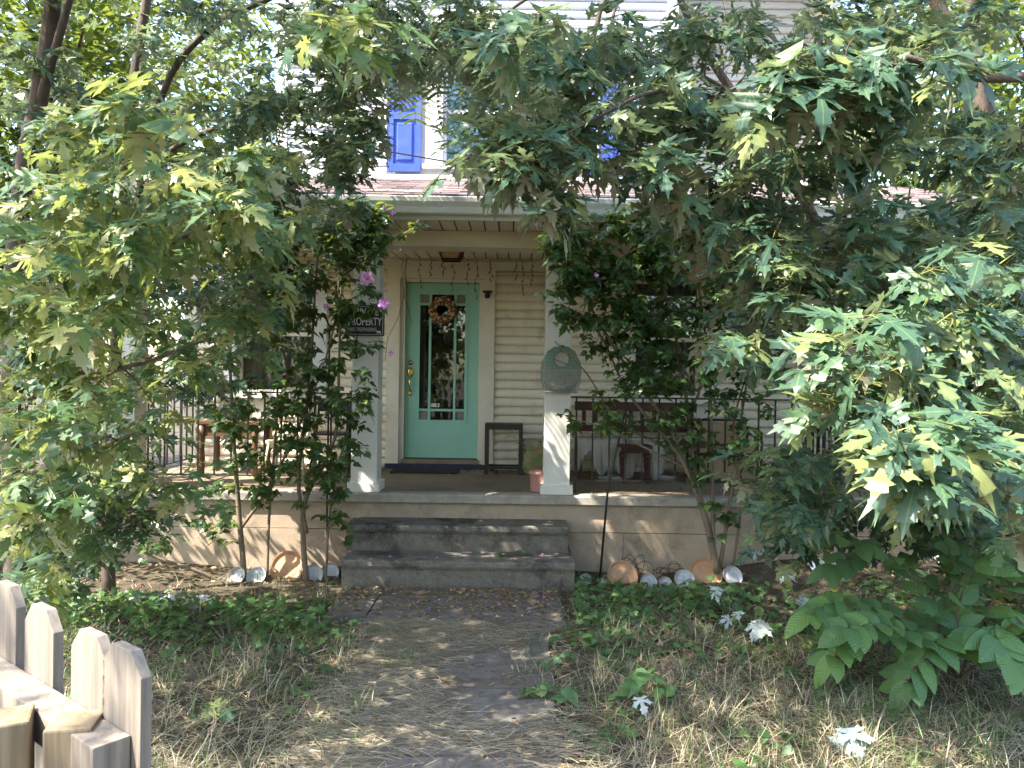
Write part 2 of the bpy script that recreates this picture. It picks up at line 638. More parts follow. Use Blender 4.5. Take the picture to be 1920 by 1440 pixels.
def grow(rt, limbs, clusters, m_bark='bark', m_twig='twig', twig_r=.006, names=None, arch=.12):
    """limbs -> trunk and limb meshes; clusters joined to the nearest limb by twigs; returns twig ends [(pos, dir)]"""
    nodes, nrad = [], []
    for i, lb in enumerate(limbs):
        sp = smooth_path(lb)
        j = MB()
        j.tube([q[:3] for q in sp], [max(.002, q[3]) for q in sp], n=9 if i < 2 else 7)
        j.build((names[i] if names and i < len(names) else 'limb'), m_bark, rt, smooth=True, origin=rt['_w'])
        for q in sp[1:]:
            nodes.append(q[:3])
            nrad.append(q[3])
    N = np.array(nodes)
    NR = np.array(nrad)
    tw = MB()
    ends = []
    C = [np.array(c, float) for c in clusters]
    dist = [np.min(np.linalg.norm(N - c, axis=1)) for c in C]
    for k in np.argsort(dist):
        c = C[k]
        dd = np.linalg.norm(N - c, axis=1) + 0.35 * np.maximum(0, N[:, 2] - c[2])
        i = int(np.argmin(dd))
        a = N[i]
        ln = np.linalg.norm(c - a)
        if ln < 1e-3:
            continue
        mid = (a + c) / 2 + np.array([RNG.normal(0, .05 * ln), RNG.normal(0, .05 * ln), arch * ln])
        r0 = min(NR[i] * .75, twig_r * (0.6 + 1.2 * ln))
        sp = smooth_path([(*a, r0), (*mid, r0 * .75), (*c, max(.0016, r0 * .4))], 3)
        tw.tube([q[:3] for q in sp], [q[3] for q in sp], n=5 if r0 > .004 else 4, cap=False)
        N = np.vstack([N] + [q[None, :3] for q in sp[1:]])
        NR = np.concatenate([NR, [q[3] for q in sp[1:]]])
        d = c - sp[-2][:3]
        ends.append((c, d / np.linalg.norm(d)))
    if tw.v:
        o = tw.build('twigs', m_twig, rt, origin=rt['_w'])
        o['kind'] = 'stuff'
    return ends


def spray(ends, n=(5, 9), size=(.10, .14), pet=.55, droop=.5, spread=.16, facing=0.0):
    """leaves round each twig end"""
    pos, fwd, up, sz = [], [], [], []
    for c, d in ends:
        for _ in range(RNG.integers(*n)):
            s = RNG.uniform(*size)
            a = RNG.uniform(0, 2 * math.pi)
            out = np.array([math.cos(a), math.sin(a), 0]) + d * .5
            out[2] = RNG.normal(-droop, .35)
            out[1] -= facing
            out /= np.linalg.norm(out)
            node = c - d * RNG.uniform(0, spread)
            pos.append(node + out * pet * s)
            f = out + np.array([0, 0, -RNG.uniform(0, .5) * droop])
            fwd.append(f)
            up.append(np.array([RNG.normal(0, .35), RNG.normal(-.15 - facing, .35), 1.0]))
            sz.append(s)
    n_ = len(pos)
    return np.array(pos), np.array(fwd), np.array(up), np.array(sz), RNG.uniform(0, 1, n_)


def blobs(spec):
    """(px, py, rx, ry, d0, d1, n) ellipses in the photo with a range of distances"""
    out = []
    for px, py, rx, ry, d0, d1, n in spec:
        for _ in range(n):
            r, a = math.sqrt(RNG.uniform()), RNG.uniform(0, 2 * math.pi)
            out.append(P(px + rx * r * math.cos(a), py + ry * r * math.sin(a), RNG.uniform(d0, d1)))
    return out


OPEN = [  # (x0, y0, x1, y1, keep): parts of the picture that few leaves cross
    (722, 425, 1000, 1100, 0.0), (655, 640, 1100, 1120, 0.0), (718, 150, 795, 340, .16), (1105, 185, 1165, 300, .22), (800, 270, 900, 330, .7), (690, 340, 980, 420, .3),
    (400, 950, 660, 1120, .12), (640, 1080, 1040, 1440, 0.0), (1050, 900, 1400, 1060, .06), (1000, 560, 1330, 900, .05), (280, 1130, 1500, 1440, 0.0), (440, 640, 720, 900, .35), (250, 720, 640, 930, .45),
]


def cull(pos, *arrs, extra=()):
    keep = []
    for i, p in enumerate(pos):
        q = to_px(p)
        ok = True
        if q:
            for x0, y0, x1, y1, k in list(OPEN) + list(extra):
                if x0 < q[0] < x1 and y0 < q[1] < y1 and RNG.uniform() > k:
                    ok = False
                    break
        keep.append(ok)
    keep = np.array(keep)
    return (pos[keep],) + tuple(a[keep] for a in arrs)

# ------------------------------------------------------------------ setting: ground, path
mat('soil', (.075, .058, .040), (.035, .027, .019), scale=5, rough=.95, bump=.6, bump_scale=40, spots=(.13, .105, .07), spot_scale=2.2, spot_lo=.5, spot_hi=.75)


def concrete(name, c1, c2, dark, speck, dlo=.5, dhi=.68, dscale=2.6, speck_lo=.63):
    t = NT(name)
    f = t.noise(13, 6, .7)
    col = t.ramp(f, [(.3, c2), (.7, c1)])
    sp = t.noise(150, 2, .5)
    col = t.mix(t.ramp(sp, [(speck_lo, (0, 0, 0)), (speck_lo + .06, (.7, .7, .7))]), col, speck)
    d = t.noise(dscale, 7, .72)
    col = t.mix(t.ramp(d, [(dlo, (0, 0, 0)), (dhi, (.9, .9, .9))]), col, dark)
    t.link(col, t.b.inputs['Base Color'])
    t.b.inputs['Roughness'].default_value = .93
    t.b.inputs['Specular IOR Level'].default_value = .25
    t.bump(t.noise(170, 5, .75), .6, .006)
    MATS[name] = t.m


concrete('path_concrete', (.168, .155, .145), (.10, .090, .082), (.105, .080, .055), (.30, .29, .28), .5, .66, 2.2, .66)
concrete('step_concrete', (.185, .17, .15), (.10, .092, .08), (.022, .021, .018), (.34, .32, .28), .50, .64, 2.3, .60)
g = MB()
# one sheet to the horizon, with finer uneven soil in the yard
nx, ny = 46, 52
xs = np.concatenate([[-600, -60, -14], np.linspace(-6, 6, nx), [14, 60, 600]])
ys = np.concatenate([[-600, -60, -10, -2], np.linspace(0.5, 10, ny), [16, 60, 600]])


def gz(x, y):
    return .16 * math.exp(-((y - 6.75) / .55) ** 2) / (1 + math.exp(-5 * (x - 2.3))) + .018 * math.sin(2.1 * x + 1.3 * y) + .014 * math.sin(3.7 * x - 2.9 * y + 1) + .012 * math.sin(6.1 * y + 2.2 * x) - .03 * math.exp(-((x + .35) / .9) ** 4) * (1 if y < 6.5 else 0)


gv = [(x, y, gz(x, y) if abs(x) < 6 and 0.5 < y < 10 else 0.0) for y in ys for x in xs]
W = len(xs)
gf = [(j * W + i, j * W + i + 1, (j + 1) * W + i + 1, (j + 1) * W + i) for j in range(len(ys) - 1) for i in range(W - 1)]
g.add(gv, gf)
ground = g.build('ground', 'soil', smooth=True)
ground['kind'] = 'structure'

path = bpy.data.objects.new('path', None)
COL.objects.link(path)
path['kind'] = 'structure'
path['_w'] = (0, 0, 0)
slabs = [(-1.30, -1.008, 5.42, 6.17), (-1.0, .40, 5.22, 6.17), (-.86, .26, 4.18, 5.21), (-.76, .25, 3.42, 4.17), (-.72, .24, 2.3, 3.41), (-.72, .24, 1.1, 2.29), (-.72, .24, -.4, 1.09)]
for i, (x0, x1, y0, y1) in enumerate(slabs):
    b = MB()
    dz = random.uniform(-.006, .006)
    n = 7
    rim = []
    for k in range(n):
        rim.append((x0 + (x1 - x0) * k / (n - 1) , y0 + random.uniform(0, .014)))
    for k in range(n):
        rim.append((x1 + random.uniform(-.005, .0), y0 + (y1 - y0) * (k + .5) / n))
    for k in range(n):
        rim.append((x1 + (x0 - x1) * k / (n - 1), y1 - random.uniform(0, .014)))
    for k in range(n):
        rim.append((x0 + random.uniform(0, .005), y1 + (y0 - y1) * (k + .5) / n))
    m_ = len(rim)
    b.add([(x, y, -.08) for x, y in rim] + [(x, y, .018 + dz) for x, y in rim], [tuple(range(m_ - 1, -1, -1)), tuple(range(m_, 2 * m_))] + [(k, (k + 1) % m_, m_ + (k + 1) % m_, m_ + k) for k in range(m_)])
    b.build('slab', 'path_concrete', path)
# street beyond the gate, behind the viewer
mat('asphalt', (.06, .06, .062), (.04, .04, .042), scale=12, rough=.9)
b = MB()
b.box(-80, 80, -9, -3.5, -.05, .03)
o = b.build('road', 'asphalt')
o['kind'] = 'structure'

# ------------------------------------------------------------------ house
YW, YP, PF = 8.75, 6.84, 0.67
XL, XR = -3.7, 3.7
mat('siding', (.80, .735, .61), (.73, .665, .54), scale=3, rough=.55, spots=(.50, .41, .29), spot_scale=4.5, spot_lo=.54, spot_hi=.80, stretch=(3, 1, .6), rnd=.10)
mat('siding_upper_skylit', (.60, .62, .66), (.54, .56, .60), scale=3, rough=.5)  # bluish cast of the sky light is put into the board colour
mat('siding_tan', (.54, .51, .46), (.48, .45, .41), scale=3, rough=.6)
mat('trim', (.76, .72, .62), (.68, .63, .53), scale=6, rough=.5, spots=(.30, .25, .17), spot_scale=7, spot_lo=.62, spot_hi=.85, bump=.1, bump_scale=30)
mat('white_trim', (.64, .65, .67), (.56, .57, .60), scale=5, rough=.45)
mat('column_white', (.74, .73, .70), (.66, .65, .61), scale=4, rough=.5, spots=(.40, .36, .28), spot_scale=9, spot_lo=.64, spot_hi=.9)
mat('foundation', (.46, .365, .28), (.36, .285, .215), scale=5, rough=.9, bump=.4, bump_scale=70, spots=(.19, .16, .13), spot_scale=3.2, spot_lo=.50, spot_hi=.74)
mat('slab_edge', (.42, .385, .345), (.27, .245, .215), scale=9, rough=.85, bump=.2, bump_scale=90, spots=(.2, .18, .16), spot_scale=4, spot_lo=.58, spot_hi=.8)
mat('porch_floor', (.30, .24, .18), (.19, .15, .11), scale=6, rough=.85, bump=.2, bump_scale=60, spots=(.10, .08, .055), spot_scale=3, spot_lo=.5, spot_hi=.7)
mat('shingle', (.27, .21, .215), (.16, .125, .13), scale=40, rough=.95, bump=.5, bump_scale=300, rnd=.7)
mat('gutter_white', (.62, .63, .62), (.52, .53, .52), scale=5, rough=.4, spots=(.33, .31, .26), spot_scale=4, spot_lo=.6, spot_hi=.85)
mat('soffit', (.70, .62, .49), (.62, .54, .42), scale=4, rough=.6, rnd=.12)
mat('door_teal', (.31, .60, .50), (.27, .55, .455), scale=3, rough=.38, spots=(.13, .26, .20), spot_scale=22, spot_lo=.70, spot_hi=.76, bump=.05, bump_scale=20)
mat('blue_paint', (.022, .032, .085), (.015, .02, .045), scale=10, rough=.6, spots=(.10, .09, .08), spot_scale=12)
mat('shutter_blue', (.035, .085, .40), (.028, .068, .33), scale=4, rough=.55, spots=(.075, .12, .42), spot_scale=6, spot_lo=.5, spot_hi=.75)
mat('black_iron', (.02, .02, .021), (.012, .012, .012), scale=20, rough=.5, spots=(.08, .045, .03), spot_scale=20, spot_lo=.68, spot_hi=.8)
mat('black', (.018, .018, .018), (.01, .01, .01), scale=10, rough=.5)
mat('brass', (.75, .52, .16), (.6, .4, .12), scale=10, rough=.22, metal=1.0)
mat('curtain', (.32, .32, .30), (.22, .22, .21), scale=5, rough=.9, stretch=(6, 1, .4))
mat('blind_sky_tint', (.74, .80, .84), (.66, .74, .80), scale=4, rough=.7)  # pale blue stands in for sky reflected in the upper panes
mat('interior_groove_shade', (.05, .045, .04), rough=.9)  # dark hall wall; also painted shade between soffit and ceiling boards
glass_mat('glass', (.80, .84, .84), 1.0)
glass_mat('glass_sky', (.82, .95, 1.0), 1.4)  # blue tint puts reflected sky into the glass colour
mat('textured_pane', (.30, .28, .26), (.16, .15, .15), scale=40, rough=.12, bump=.8, bump_scale=60)
mat('white_plain', (.78, .78, .77), (.70, .70, .70), scale=6, rough=.45)

house = root('house', 'two-storey cream-sided house with full-width front porch and blue upper shutters', 'house', (0, YW, 0))


def rects_around(x0, x1, z0, z1, holes):
    """cut a rectangle into rectangles that leave the holes open"""
    out = []
    xs_ = sorted({x0, x1, *[h[0] for h in holes], *[h[1] for h in holes]})
    for a, b_ in zip(xs_, xs_[1:]):
        zs = [(h[2], h[3]) for h in holes if h[0] <= a and h[1] >= b_]
        z = z0
        for q0, q1 in sorted(zs):
            if q0 > z:
                out.append((a, b_, z, q0))
            z = max(z, q1)
        if z < z1:
            out.append((a, b_, z, z1))
    return out


# openings (x0, x1, z0, z1)
DOOR = (-1.245, -.365, .70, 2.81)
WINL = (-3.13, -2.25, 1.50, 2.86)
WINR = (1.36, 2.14, 1.50, 2.86)
UPW = (-.83, .80, 4.12, 5.36)
lower_holes = [DOOR, WINL, WINR]
wall = MB()
for a, b_, c, d in rects_around(XL, XR, 0.0, 3.7, lower_holes):
    wall.box(a, b_, YW, YW + .14, c, d)
wall_o = wall.build('wall', 'trim', house)
up = MB()
for a, b_, c, d in rects_around(-2.7, 1.8, 3.7, 7.4, [UPW]):
    up.box(a, b_, YW, YW + .14, c, d)
upper_o = up.build('upper_wall', 'white_trim', house)
rw = MB()
rw.box(XL, XL + .14, YW + .14, 17, 0, 3.6)
rw.box(XR - .14, XR, YW + .14, 17, 0, 7.2)
rw.box(XL, XR, 17, 17.14, 0, 3.6)
rw.box(-2.7, XR, 17, 17.14, 3.6, 7.2)
rw.box(XL + .14, XR - .14, YW + .145, 16.99, 3.5, 3.62)
rw.box(1.81, XR - .001, 9.6, 9.74, 3.63, 7.2)
rw.box(-2.7, -2.56, YW + .145, 17, 3.63, 7.38)
rw.box(1.66, 1.799, YW + .145, 9.75, 3.63, 7.38)
rw.build('side_wall', 'siding_tan', house)
# main roof, unseen above the picture, added for its shadow
mr = MB()
mr.add([(-3.1, 8.2, 7.41), (4.1, 8.2, 7.41), (4.1, 17.6, 7.41), (-3.1, 17.6, 7.41), (-3.1, 12.8, 9.6), (4.1, 12.8, 9.6)], [(0, 1, 5, 4), (2, 3, 4, 5), (1, 2, 5), (3, 0, 4), (3, 2, 1, 0)])
mr.build('main_roof', 'shingle', house)

# lap siding, one board at a time
PROF = [(0, 0), (-.020, .0), (-.033, .008), (-.039, .022), (-.040, .036), (-.035, .056), (-.025, .076), (-.012, .092), (-.004, .1), (0, .1)]
bm_ = MB().extrude_x(PROF, 0, 1)
plank_me = bpy.data.meshes.new('plank')
plank_me.from_pydata(bm_.v, [], bm_.f)
_b = bmesh.new()
_b.from_mesh(plank_me)
bmesh.ops.recalc_face_normals(_b, faces=_b.faces)
_b.to_mesh(plank_me)
_b.free()


def plank_mesh(m):
    c = plank_me.copy()
    c.name = 'plank'
    c.materials.append(MATS[m])
    return c


def siding(parent, m, x0, x1, z0, z1, holes, y=YW):
    me = plank_mesh(m)
    pw = Vector(parent['_w'])
    z = z0
    while z < z1 - .02:
        h = min(.1, z1 - z)
        cuts = [(hh[0], hh[1]) for hh in holes if hh[2] < z + .09 and hh[3] > z + .01]
        x = x0
        for a, b__ in sorted(cuts) + [(x1, x1)]:
            if a - x > .03:
                o = bpy.data.objects.new('plank', me)
                o.location = Vector((x, y + random.uniform(-.0015, .0015), z)) - pw
                o.scale = (a - x, 1, h / .1 * .999)
                COL.objects.link(o)
                o.parent = parent
            x = b__
        z += .1


TD, TW = .16, .145
siding(wall_o, 'siding', XL, XR, .69, 2.93, [(DOOR[0] - .175, DOOR[1] + .165, 0, 3), (WINL[0] - TW, WINL[1] + TW, WINL[2] - .12, WINL[3] + TW), (WINR[0] - TW, WINR[1] + TW, WINR[2] - .12, WINR[3] + TW)])
siding(upper_o, 'siding_upper_skylit', -2.6, 1.70, 3.70, 7.2, [(-1.46, 1.235, 3.95, 5.62)])
siding(house, 'siding_tan', 1.82, 3.6, 3.75, 7.1, [], y=9.6)
t = MB()
t.box(-2.72, -2.59, YW - .045, YW - .001, 3.6, 7.25)
t.build('corner_board', 'white_trim', house)
t = MB()
t.box(1.69, 1.82, YW - .045, YW - .001, 3.6, 7.25)
t.build('corner_board', 'white_trim', house)
t = MB()
t.box(XL, XR, YW - .03, YW - .001, 2.935, 3.055)
t.build('frieze_board', 'trim', house)
t = MB()
t.box(XL - .02, XL + .12, YW - .04, YW - .002, .70, 2.93)
t.build('corner_board', 'trim', house)
t = MB()
t.box(XR - .12, XR + .02, YW - .04, YW - .002, .70, 2.93)
t.build('corner_board', 'trim', house)

# ---- front door with its casing
door = MB()
dx0, dx1, dz0, dz1 = -1.222, -.388, .79, 2.79
yd = YW + .045          # door front face, set back from the wall plane
lx = [-1.062, -.958, -.932, -.672, -.646, -.545]     # pane edges in x
lz = [1.225, 1.325, 1.352, 2.535, 2.562, 2.660]      # pane edges in z
px_ = [(lx[0], lx[1]), (lx[2], lx[3]), (lx[4], lx[5])]
pz_ = [(lz[0], lz[1]), (lz[2], lz[3]), (lz[4], lz[5])]
for a, b_, c, d in rects_around(dx0, dx1, dz0, dz1, [(lx[0] - .012, lx[5] + .012, lz[0] - .012, lz[5] + .012)]):
    door.box(a, b_, yd, yd + .045, c, d)
door_o = door.build('door', 'door_teal', house)
# sticking round the lights, proud of the door face
mb = MB()
for a, b_, c, d in rects_around(lx[0] - .03, lx[5] + .03, lz[0] - .03, lz[5] + .03, [(a, b_, c, d) for a, b_ in px_ for c, d in pz_]):
    mb.box(a, b_, yd - .012, yd + .02, c, d)
mb.build('muntin', 'door_teal', door_o)
for i, (a, b_) in enumerate(px_):
    for j, (c, d) in enumerate(pz_):
        p = MB()
        p.box(a - .003, b_ + .003, yd + .012, yd + .017, c - .003, d + .003)
        corner = j != 1 and i != 1
        p.build('pane', 'textured_pane' if corner else 'glass', door_o)
p = MB()
p.box(-.926, -.83, yd + .004, yd + .009, 1.372, 1.412)
st = p.build('sticker', 'white_plain', door_o)
p = MB()
p.lathe((-.853, yd + .0035, 1.392), [(.013, 0), (.013, .001)], 12, Matrix.Rotation(R(90), 4, 'X'))
p.build('sticker_mark', 'black', st) if False else p.build('sticker_mark', 'black', door_o)
# hardware
hx = -1.166
p = MB()
RX = Matrix.Rotation(R(90), 4, 'X')
p.lathe((hx, yd, 1.875), [(.030, 0), (.030, .008), (.022, .014), (.012, .016), (.010, .02)], 18, RX)
p.build('deadbolt', 'brass', door_o, smooth=True)
p = MB()
for k in range(20):
    pass
M_ = RX @ Matrix.Diagonal((.62, 1.0, 1.0, 1.0))
p.lathe((hx, yd, 1.765), [(.058, 0), (.058, .006), (.045, .014), (.02, .017)], 20, RX @ Matrix.Diagonal((.62, 1, 1, 1)))
p.lathe((hx, yd, 1.525), [(.034, 0), (.034, .006), (.024, .012), (.008, .014)], 16, RX @ Matrix.Diagonal((.62, 1, 1, 1)))
p.tube([(hx, yd - .01, 1.73), (hx, yd - .045, 1.70), (hx, yd - .055, 1.65), (hx, yd - .045, 1.58), (hx, yd - .012, 1.53)], [.008, .010, .011, .009, .007], 8)
p.tube([(hx, yd - .014, 1.765), (hx, yd - .04, 1.772), (hx, yd - .055, 1.758)], [.008, .012, .010], 8)
p.build('door_handle', 'brass', door_o, smooth=True)
# jambs, casing, sill
p = MB()
p.box(DOOR[0] - .035, dx0 - .004, YW - .015, YW + .13, .76, 2.83)
p.box(dx1 + .004, DOOR[1] + .035, YW - .015, YW + .13, .76, 2.83)
p.box(dx0 - .004, dx1 + .004, YW - .013, YW + .13, 2.795, 2.832)
p.build('door_jamb', 'trim', house)
cs = MB()
cs.box(-1.425, -1.281, YW - .058, YW - .002, .73, 2.96)
cs.build('door_casing', 'trim', house)
cs = MB()
cs.box(-.329, -.205, YW - .058, YW - .002, .73, 2.96)
cs.build('door_casing', 'trim', house)
cs = MB()
cs.box(-1.281, -.329, YW - .059, YW - .002, 2.833, 2.962)
cs.build('door_casing', 'trim', house)
p = MB()
p.box(-1.43, -.19, YW - .06, YW + .05, .672, .728)
p.build('door_sill', 'blue_paint', house)
p = MB()
p.box(-1.25, -.36, YW - .02, YW + .12, .7285, .778)
p.build('threshold', 'porch_floor', house)
# dark hall behind the glass
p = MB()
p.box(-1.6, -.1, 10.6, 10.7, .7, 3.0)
p.build('hall_wall', 'interior_groove_shade', house)


def window(hole, curtain_m, glass_m, casing, y=YW, rail=.5, cy=.17):
    x0, x1, z0, z1 = hole
    w = MB()
    f = .045
    w.box(x0, x0 + f, y + .01, y + .09, z0, z1)
    w.box(x1 - f, x1, y + .01, y + .09, z0, z1)
    w.box(x0 + f, x1 - f, y + .011, y + .09, z0, z0 + f)
    w.box(x0 + f, x1 - f, y + .011, y + .09, z1 - f, z1)
    zm = z0 + (z1 - z0) * rail
    w.box(x0 + f, x1 - f, y + .02, y + .08, zm - .022, zm + .022)
    wo = w.build('window', casing, house)
    for c, d, yy in ((z0 + f, zm - .022, y + .055), (zm + .022, z1 - f, y + .035)):
        p = MB()
        p.box(x0 + f, x1 - f, yy, yy + .004, c, d)
        p.build('pane', glass_m, wo)
    # pleated curtain
    c = MB()
    n = 40
    pts = [(x0 + (x1 - x0) * k / n, y + cy + .012 * math.sin(k * 1.7)) for k in range(n + 1)]
    c.add([(a, b__, z0 - .02) for a, b__ in pts] + [(a, b__, z1 + .02) for a, b__ in pts], [(k, k + 1, n + 2 + k, n + 1 + k) for k in range(n)])
    c.build('curtain', curtain_m, wo)
    return wo


def casing_around(hole, m, w=TW, y=YW):
    x0, x1, z0, z1 = hole
    for bx in ((x0 - w, x0 + .004, z0, z1), (x1 - .004, x1 + w, z0, z1), (x0 - w - .01, x1 + w + .01, z1 - .002, z1 + w)):
        p = MB()
        p.box(bx[0], bx[1], y - .055, y - .001, bx[2], bx[3])
        p.build('casing', m, house)
    p = MB()
    p.box(x0 - w - .03, x1 + w + .03, y - .075, y + .01, z0 - .05, z0 - .002)
    p.build('sill', m, house)


window(WINL, 'curtain', 'glass', 'trim')
casing_around(WINL, 'white_trim')
window(WINR, 'curtain', 'glass', 'trim')
casing_around(WINR, 'trim')
window((-.83, -.10, UPW[2], UPW[3]), 'blind_sky_tint', 'glass_sky', 'white_trim', cy=.085)
window((.07, .80, UPW[2], UPW[3]), 'blind_sky_tint', 'glass_sky', 'white_trim', cy=.085)
p = MB()
p.box(-.10, .07, YW - .02, YW + .1, UPW[2], UPW[3])
p.build('mullion', 'white_trim', house)
casing_around(UPW, 'white_trim', w=.19)
for sx0, sx1 in ((-1.435, -1.07), (.84, 1.205)):
    s = MB()
    z0, z1 = 4.03, 5.46
    fw = .055
    zs = [z0, z0 + .09, 4.62, 4.70, z1 - .09, z1]
    s.box(sx0, sx0 + fw, YW - .065, YW - .03, z0, z1)
    s.box(sx1 - fw, sx1, YW - .065, YW - .03, z0, z1)
    for a, b_ in ((zs[0], zs[1]), (zs[2], zs[3]), (zs[4], zs[5])):
        s.box(sx0 + fw, sx1 - fw, YW - .064, YW - .031, a, b_)
    so = s.build('shutter', 'shutter_blue', house)
    for a, b_ in ((zs[1], zs[2]), (zs[3], zs[4])):
        p = MB()
        p.box(sx0 + fw, sx1 - fw, YW - .045, YW - .035, a, b_)
        # raised field
        i_ = .03
        q = [(sx0 + fw + i_, a + i_), (sx1 - fw - i_, a + i_), (sx1 - fw - i_, b_ - i_), (sx0 + fw + i_, b_ - i_)]
        j_ = .02
        q2 = [(q[0][0] + j_, q[0][1] + j_), (q[1][0] - j_, q[1][1] + j_), (q[2][0] - j_, q[2][1] - j_), (q[3][0] + j_, q[3][1] - j_)]
        p.add([(x, YW - .0455, z) for x, z in q] + [(x, YW - .060, z) for x, z in q2], [(4, 5, 6, 7)] + [(k, (k + 1) % 4, 4 + (k + 1) % 4, 4 + k) for k in range(4)])
        p.build('panel', 'shutter_blue', so)
p = MB()
p.box(-2.59, 1.69, YW - .055, YW - .002, 3.86, 3.99)
p.build('skirt_board', 'white_trim', house)

# ---- porch: slab, foundation, steps
fl = MB()
fl.box(XL - .02, XR + .02, YP + .05, YW, PF - .08, PF - .002)
fl.build('porch_floor', 'porch_floor', house)
fl = MB()
fl.extrude_x([(YP + .0495, PF - .085), (YP + .012, PF - .085), (YP, PF - .075), (YP, PF - .012), (YP + .012, PF), (YP + .16, PF), (YP + .16, PF - .001), (YP + .0495, PF - .001)], XL - .04, XR + .04)
fl.build('porch_edge', 'slab_edge', house)
for z0, z1, dy in ((-.15, .335, 0.0), (.341, PF - .086, .003)):
    xs_ = [XL, 1.02, XR] if z0 < 0 else [XL, XR]
    for a, b_ in zip(xs_, xs_[1:]):
        p = MB()
        p.box(a, b_ - .004, YP + .045 + dy, YW - .1, z0, z1)
        p.build('foundation_block', 'foundation', house)
for x0, x1, y0, zt in ((-1.36, .53, 6.19, .223), (-1.395, .50, 6.53, .447)):
    s = MB()
    zb = zt - .223
    s.extrude_x([(YP + .04, zb - .1 if zb < .1 else zb + .001), (y0 + .03, zb - .1 if zb < .1 else zb + .001), (y0 + .026, zt - .065), (y0 + .004, zt - .060), (y0 - .004, zt - .04), (y0, zt - .014), (y0 + .018, zt), (YP + .04, zt + .004)], x0, x1)
    s.build('step', 'step_concrete', house)

# ---- columns, beam, ceiling
for cx in (-1.325, .415, -3.52, 3.52):
    c = MB()
    h = .118
    y0 = YP + .085
    c.box(cx - h, cx + h, y0, y0 + .236, PF, 2.90)
    co = c.build('column', 'column_white', house, bevel=.006)
    p = MB()
    p.box(cx - h - .028, cx + h + .028, y0 - .028, y0 + .264, PF + .001, PF + .085)
    p.build('column_base', 'column_white', co, bevel=.006)
p = MB()
p.box(XL, XR, YP + .06, YP + .33, 2.885, 3.028)
p.build('beam', 'soffit', house)
pl = MB()
pl.box(.0, .113, 0, .44, 0, .012)
sof = pl.build('soffit_plank', 'soffit', house)
sof.location = Vector((-3.9, 6.46, 3.03)) - Vector(house['_w'])
for i in range(1, 62):
    o = sof.copy()
    o.location = Vector((-3.9 + .1258 * i, 6.46, 3.03 + random.uniform(-.002, .002))) - Vector(house['_w'])
    COL.objects.link(o)
p = MB()
p.box(-3.9, 3.9, 6.46, 7.2, 3.046, 3.06)
p.build('soffit_backing', 'interior_groove_shade', house)  # near-black sheet paints the shadow in the soffit grooves
pl = MB()
pl.box(.0, .113, 0, 1.55, 0, .012)
cei = pl.build('ceiling_plank', 'soffit', house)
for i in range(0, 59):
    o = cei if i == 0 else cei.copy()
    o.location = Vector((XL + .1258 * i, 7.18, 3.058 + random.uniform(-.002, .002))) - Vector(house['_w'])
    if i:
        COL.objects.link(o)
p = MB()
p.box(XL, XR, 7.175, YW - .002, 3.074, 3.09)
p.build('ceiling_backing', 'interior_groove_shade', house)  # same dark sheet, painted shadow between the ceiling boards
# gutter and fascia
p = MB()
p.box(-3.92, 3.92, 6.43, 6.458, 3.03, 3.205)
p.build('fascia', 'gutter_white', house)
p = MB()
p.extrude_x([(6.429, 3.195), (6.33, 3.205), (6.315, 3.195), (6.322, 3.16), (6.345, 3.12), (6.355, 3.075), (6.365, 3.065), (6.429, 3.065)], -3.95, 3.95)
p.build('gutter', 'gutter_white', house)
for sx in (3.86, -3.86):
    p = MB()
    p.tube([(sx, 6.40, 3.07), (sx * .965, 6.80, 2.75), (sx * .965, 6.82, .25), (sx * .99, 6.6, .1)], .035, 8)
    p.build('downspout', 'gutter_white', house)
# porch roof deck and shingles
y0, z0, y1, z1 = 6.36, 3.215, YW, 3.965
sl = math.atan2(z1 - z0, y1 - y0)
SLEN = math.hypot(y1 - y0, z1 - z0)
rd = MB()
Mr = Matrix.Translation((0, y0, z0)) @ Matrix.Rotation(sl, 4, 'X')
rd.box(-3.95, 3.95, 0, SLEN, -.03, -.004, Mr)
roof_o = rd.build('porch_roof', 'shingle', house)
sh = MB()
sh.add([(.004, -.01, .0), (.312, -.01, .0), (.312, .15, -.006), (.004, .15, -.006), (.004, -.01, .012), (.312, -.01, .012), (.312, .15, .001), (.004, .15, .001)], [(3, 2, 1, 0), (4, 5, 6, 7), (0, 1, 5, 4), (1, 2, 6, 5), (2, 3, 7, 6), (3, 0, 4, 7)])
sh_me = bpy.data.meshes.new('shingle')
sh_me.from_pydata(sh.v, [], sh.f)
sh_me.materials.append(MATS['shingle'])
rest = MB()
nsh = 0
for r_ in range(int(SLEN / .14)):
    for c_ in range(26):
        x = -3.95 + .316 * c_ - (.158 if r_ % 2 else 0)
        M_ = Mr @ Matrix.Translation((x + random.uniform(-.004, .004), .14 * r_ + random.uniform(-.006, .006), random.uniform(0, .003))) @ Matrix.Rotation(R(2.0 + random.uniform(-1, 1)), 4, 'X')
        if -2.5 < x < 1.6 and nsh < 300:
            o = bpy.data.objects.new('shingle', sh_me)
            o.parent = roof_o
            Mw = M_.copy()
            o.matrix_local = Matrix.Translation(-Vector(roof_o['_w'])) @ Mw
            COL.objects.link(o)
            nsh += 1
        else:
            rest.add([M_ @ Vector(v) for v in sh.v], sh.f)
o = rest.build('shingles', 'shingle', roof_o)
o['kind'] = 'stuff'
p = MB()
p.box(-3.95, 3.95, YW - .06, YW - .03, 3.93, 4.0)
p.build('flashing', 'gutter_white', house)

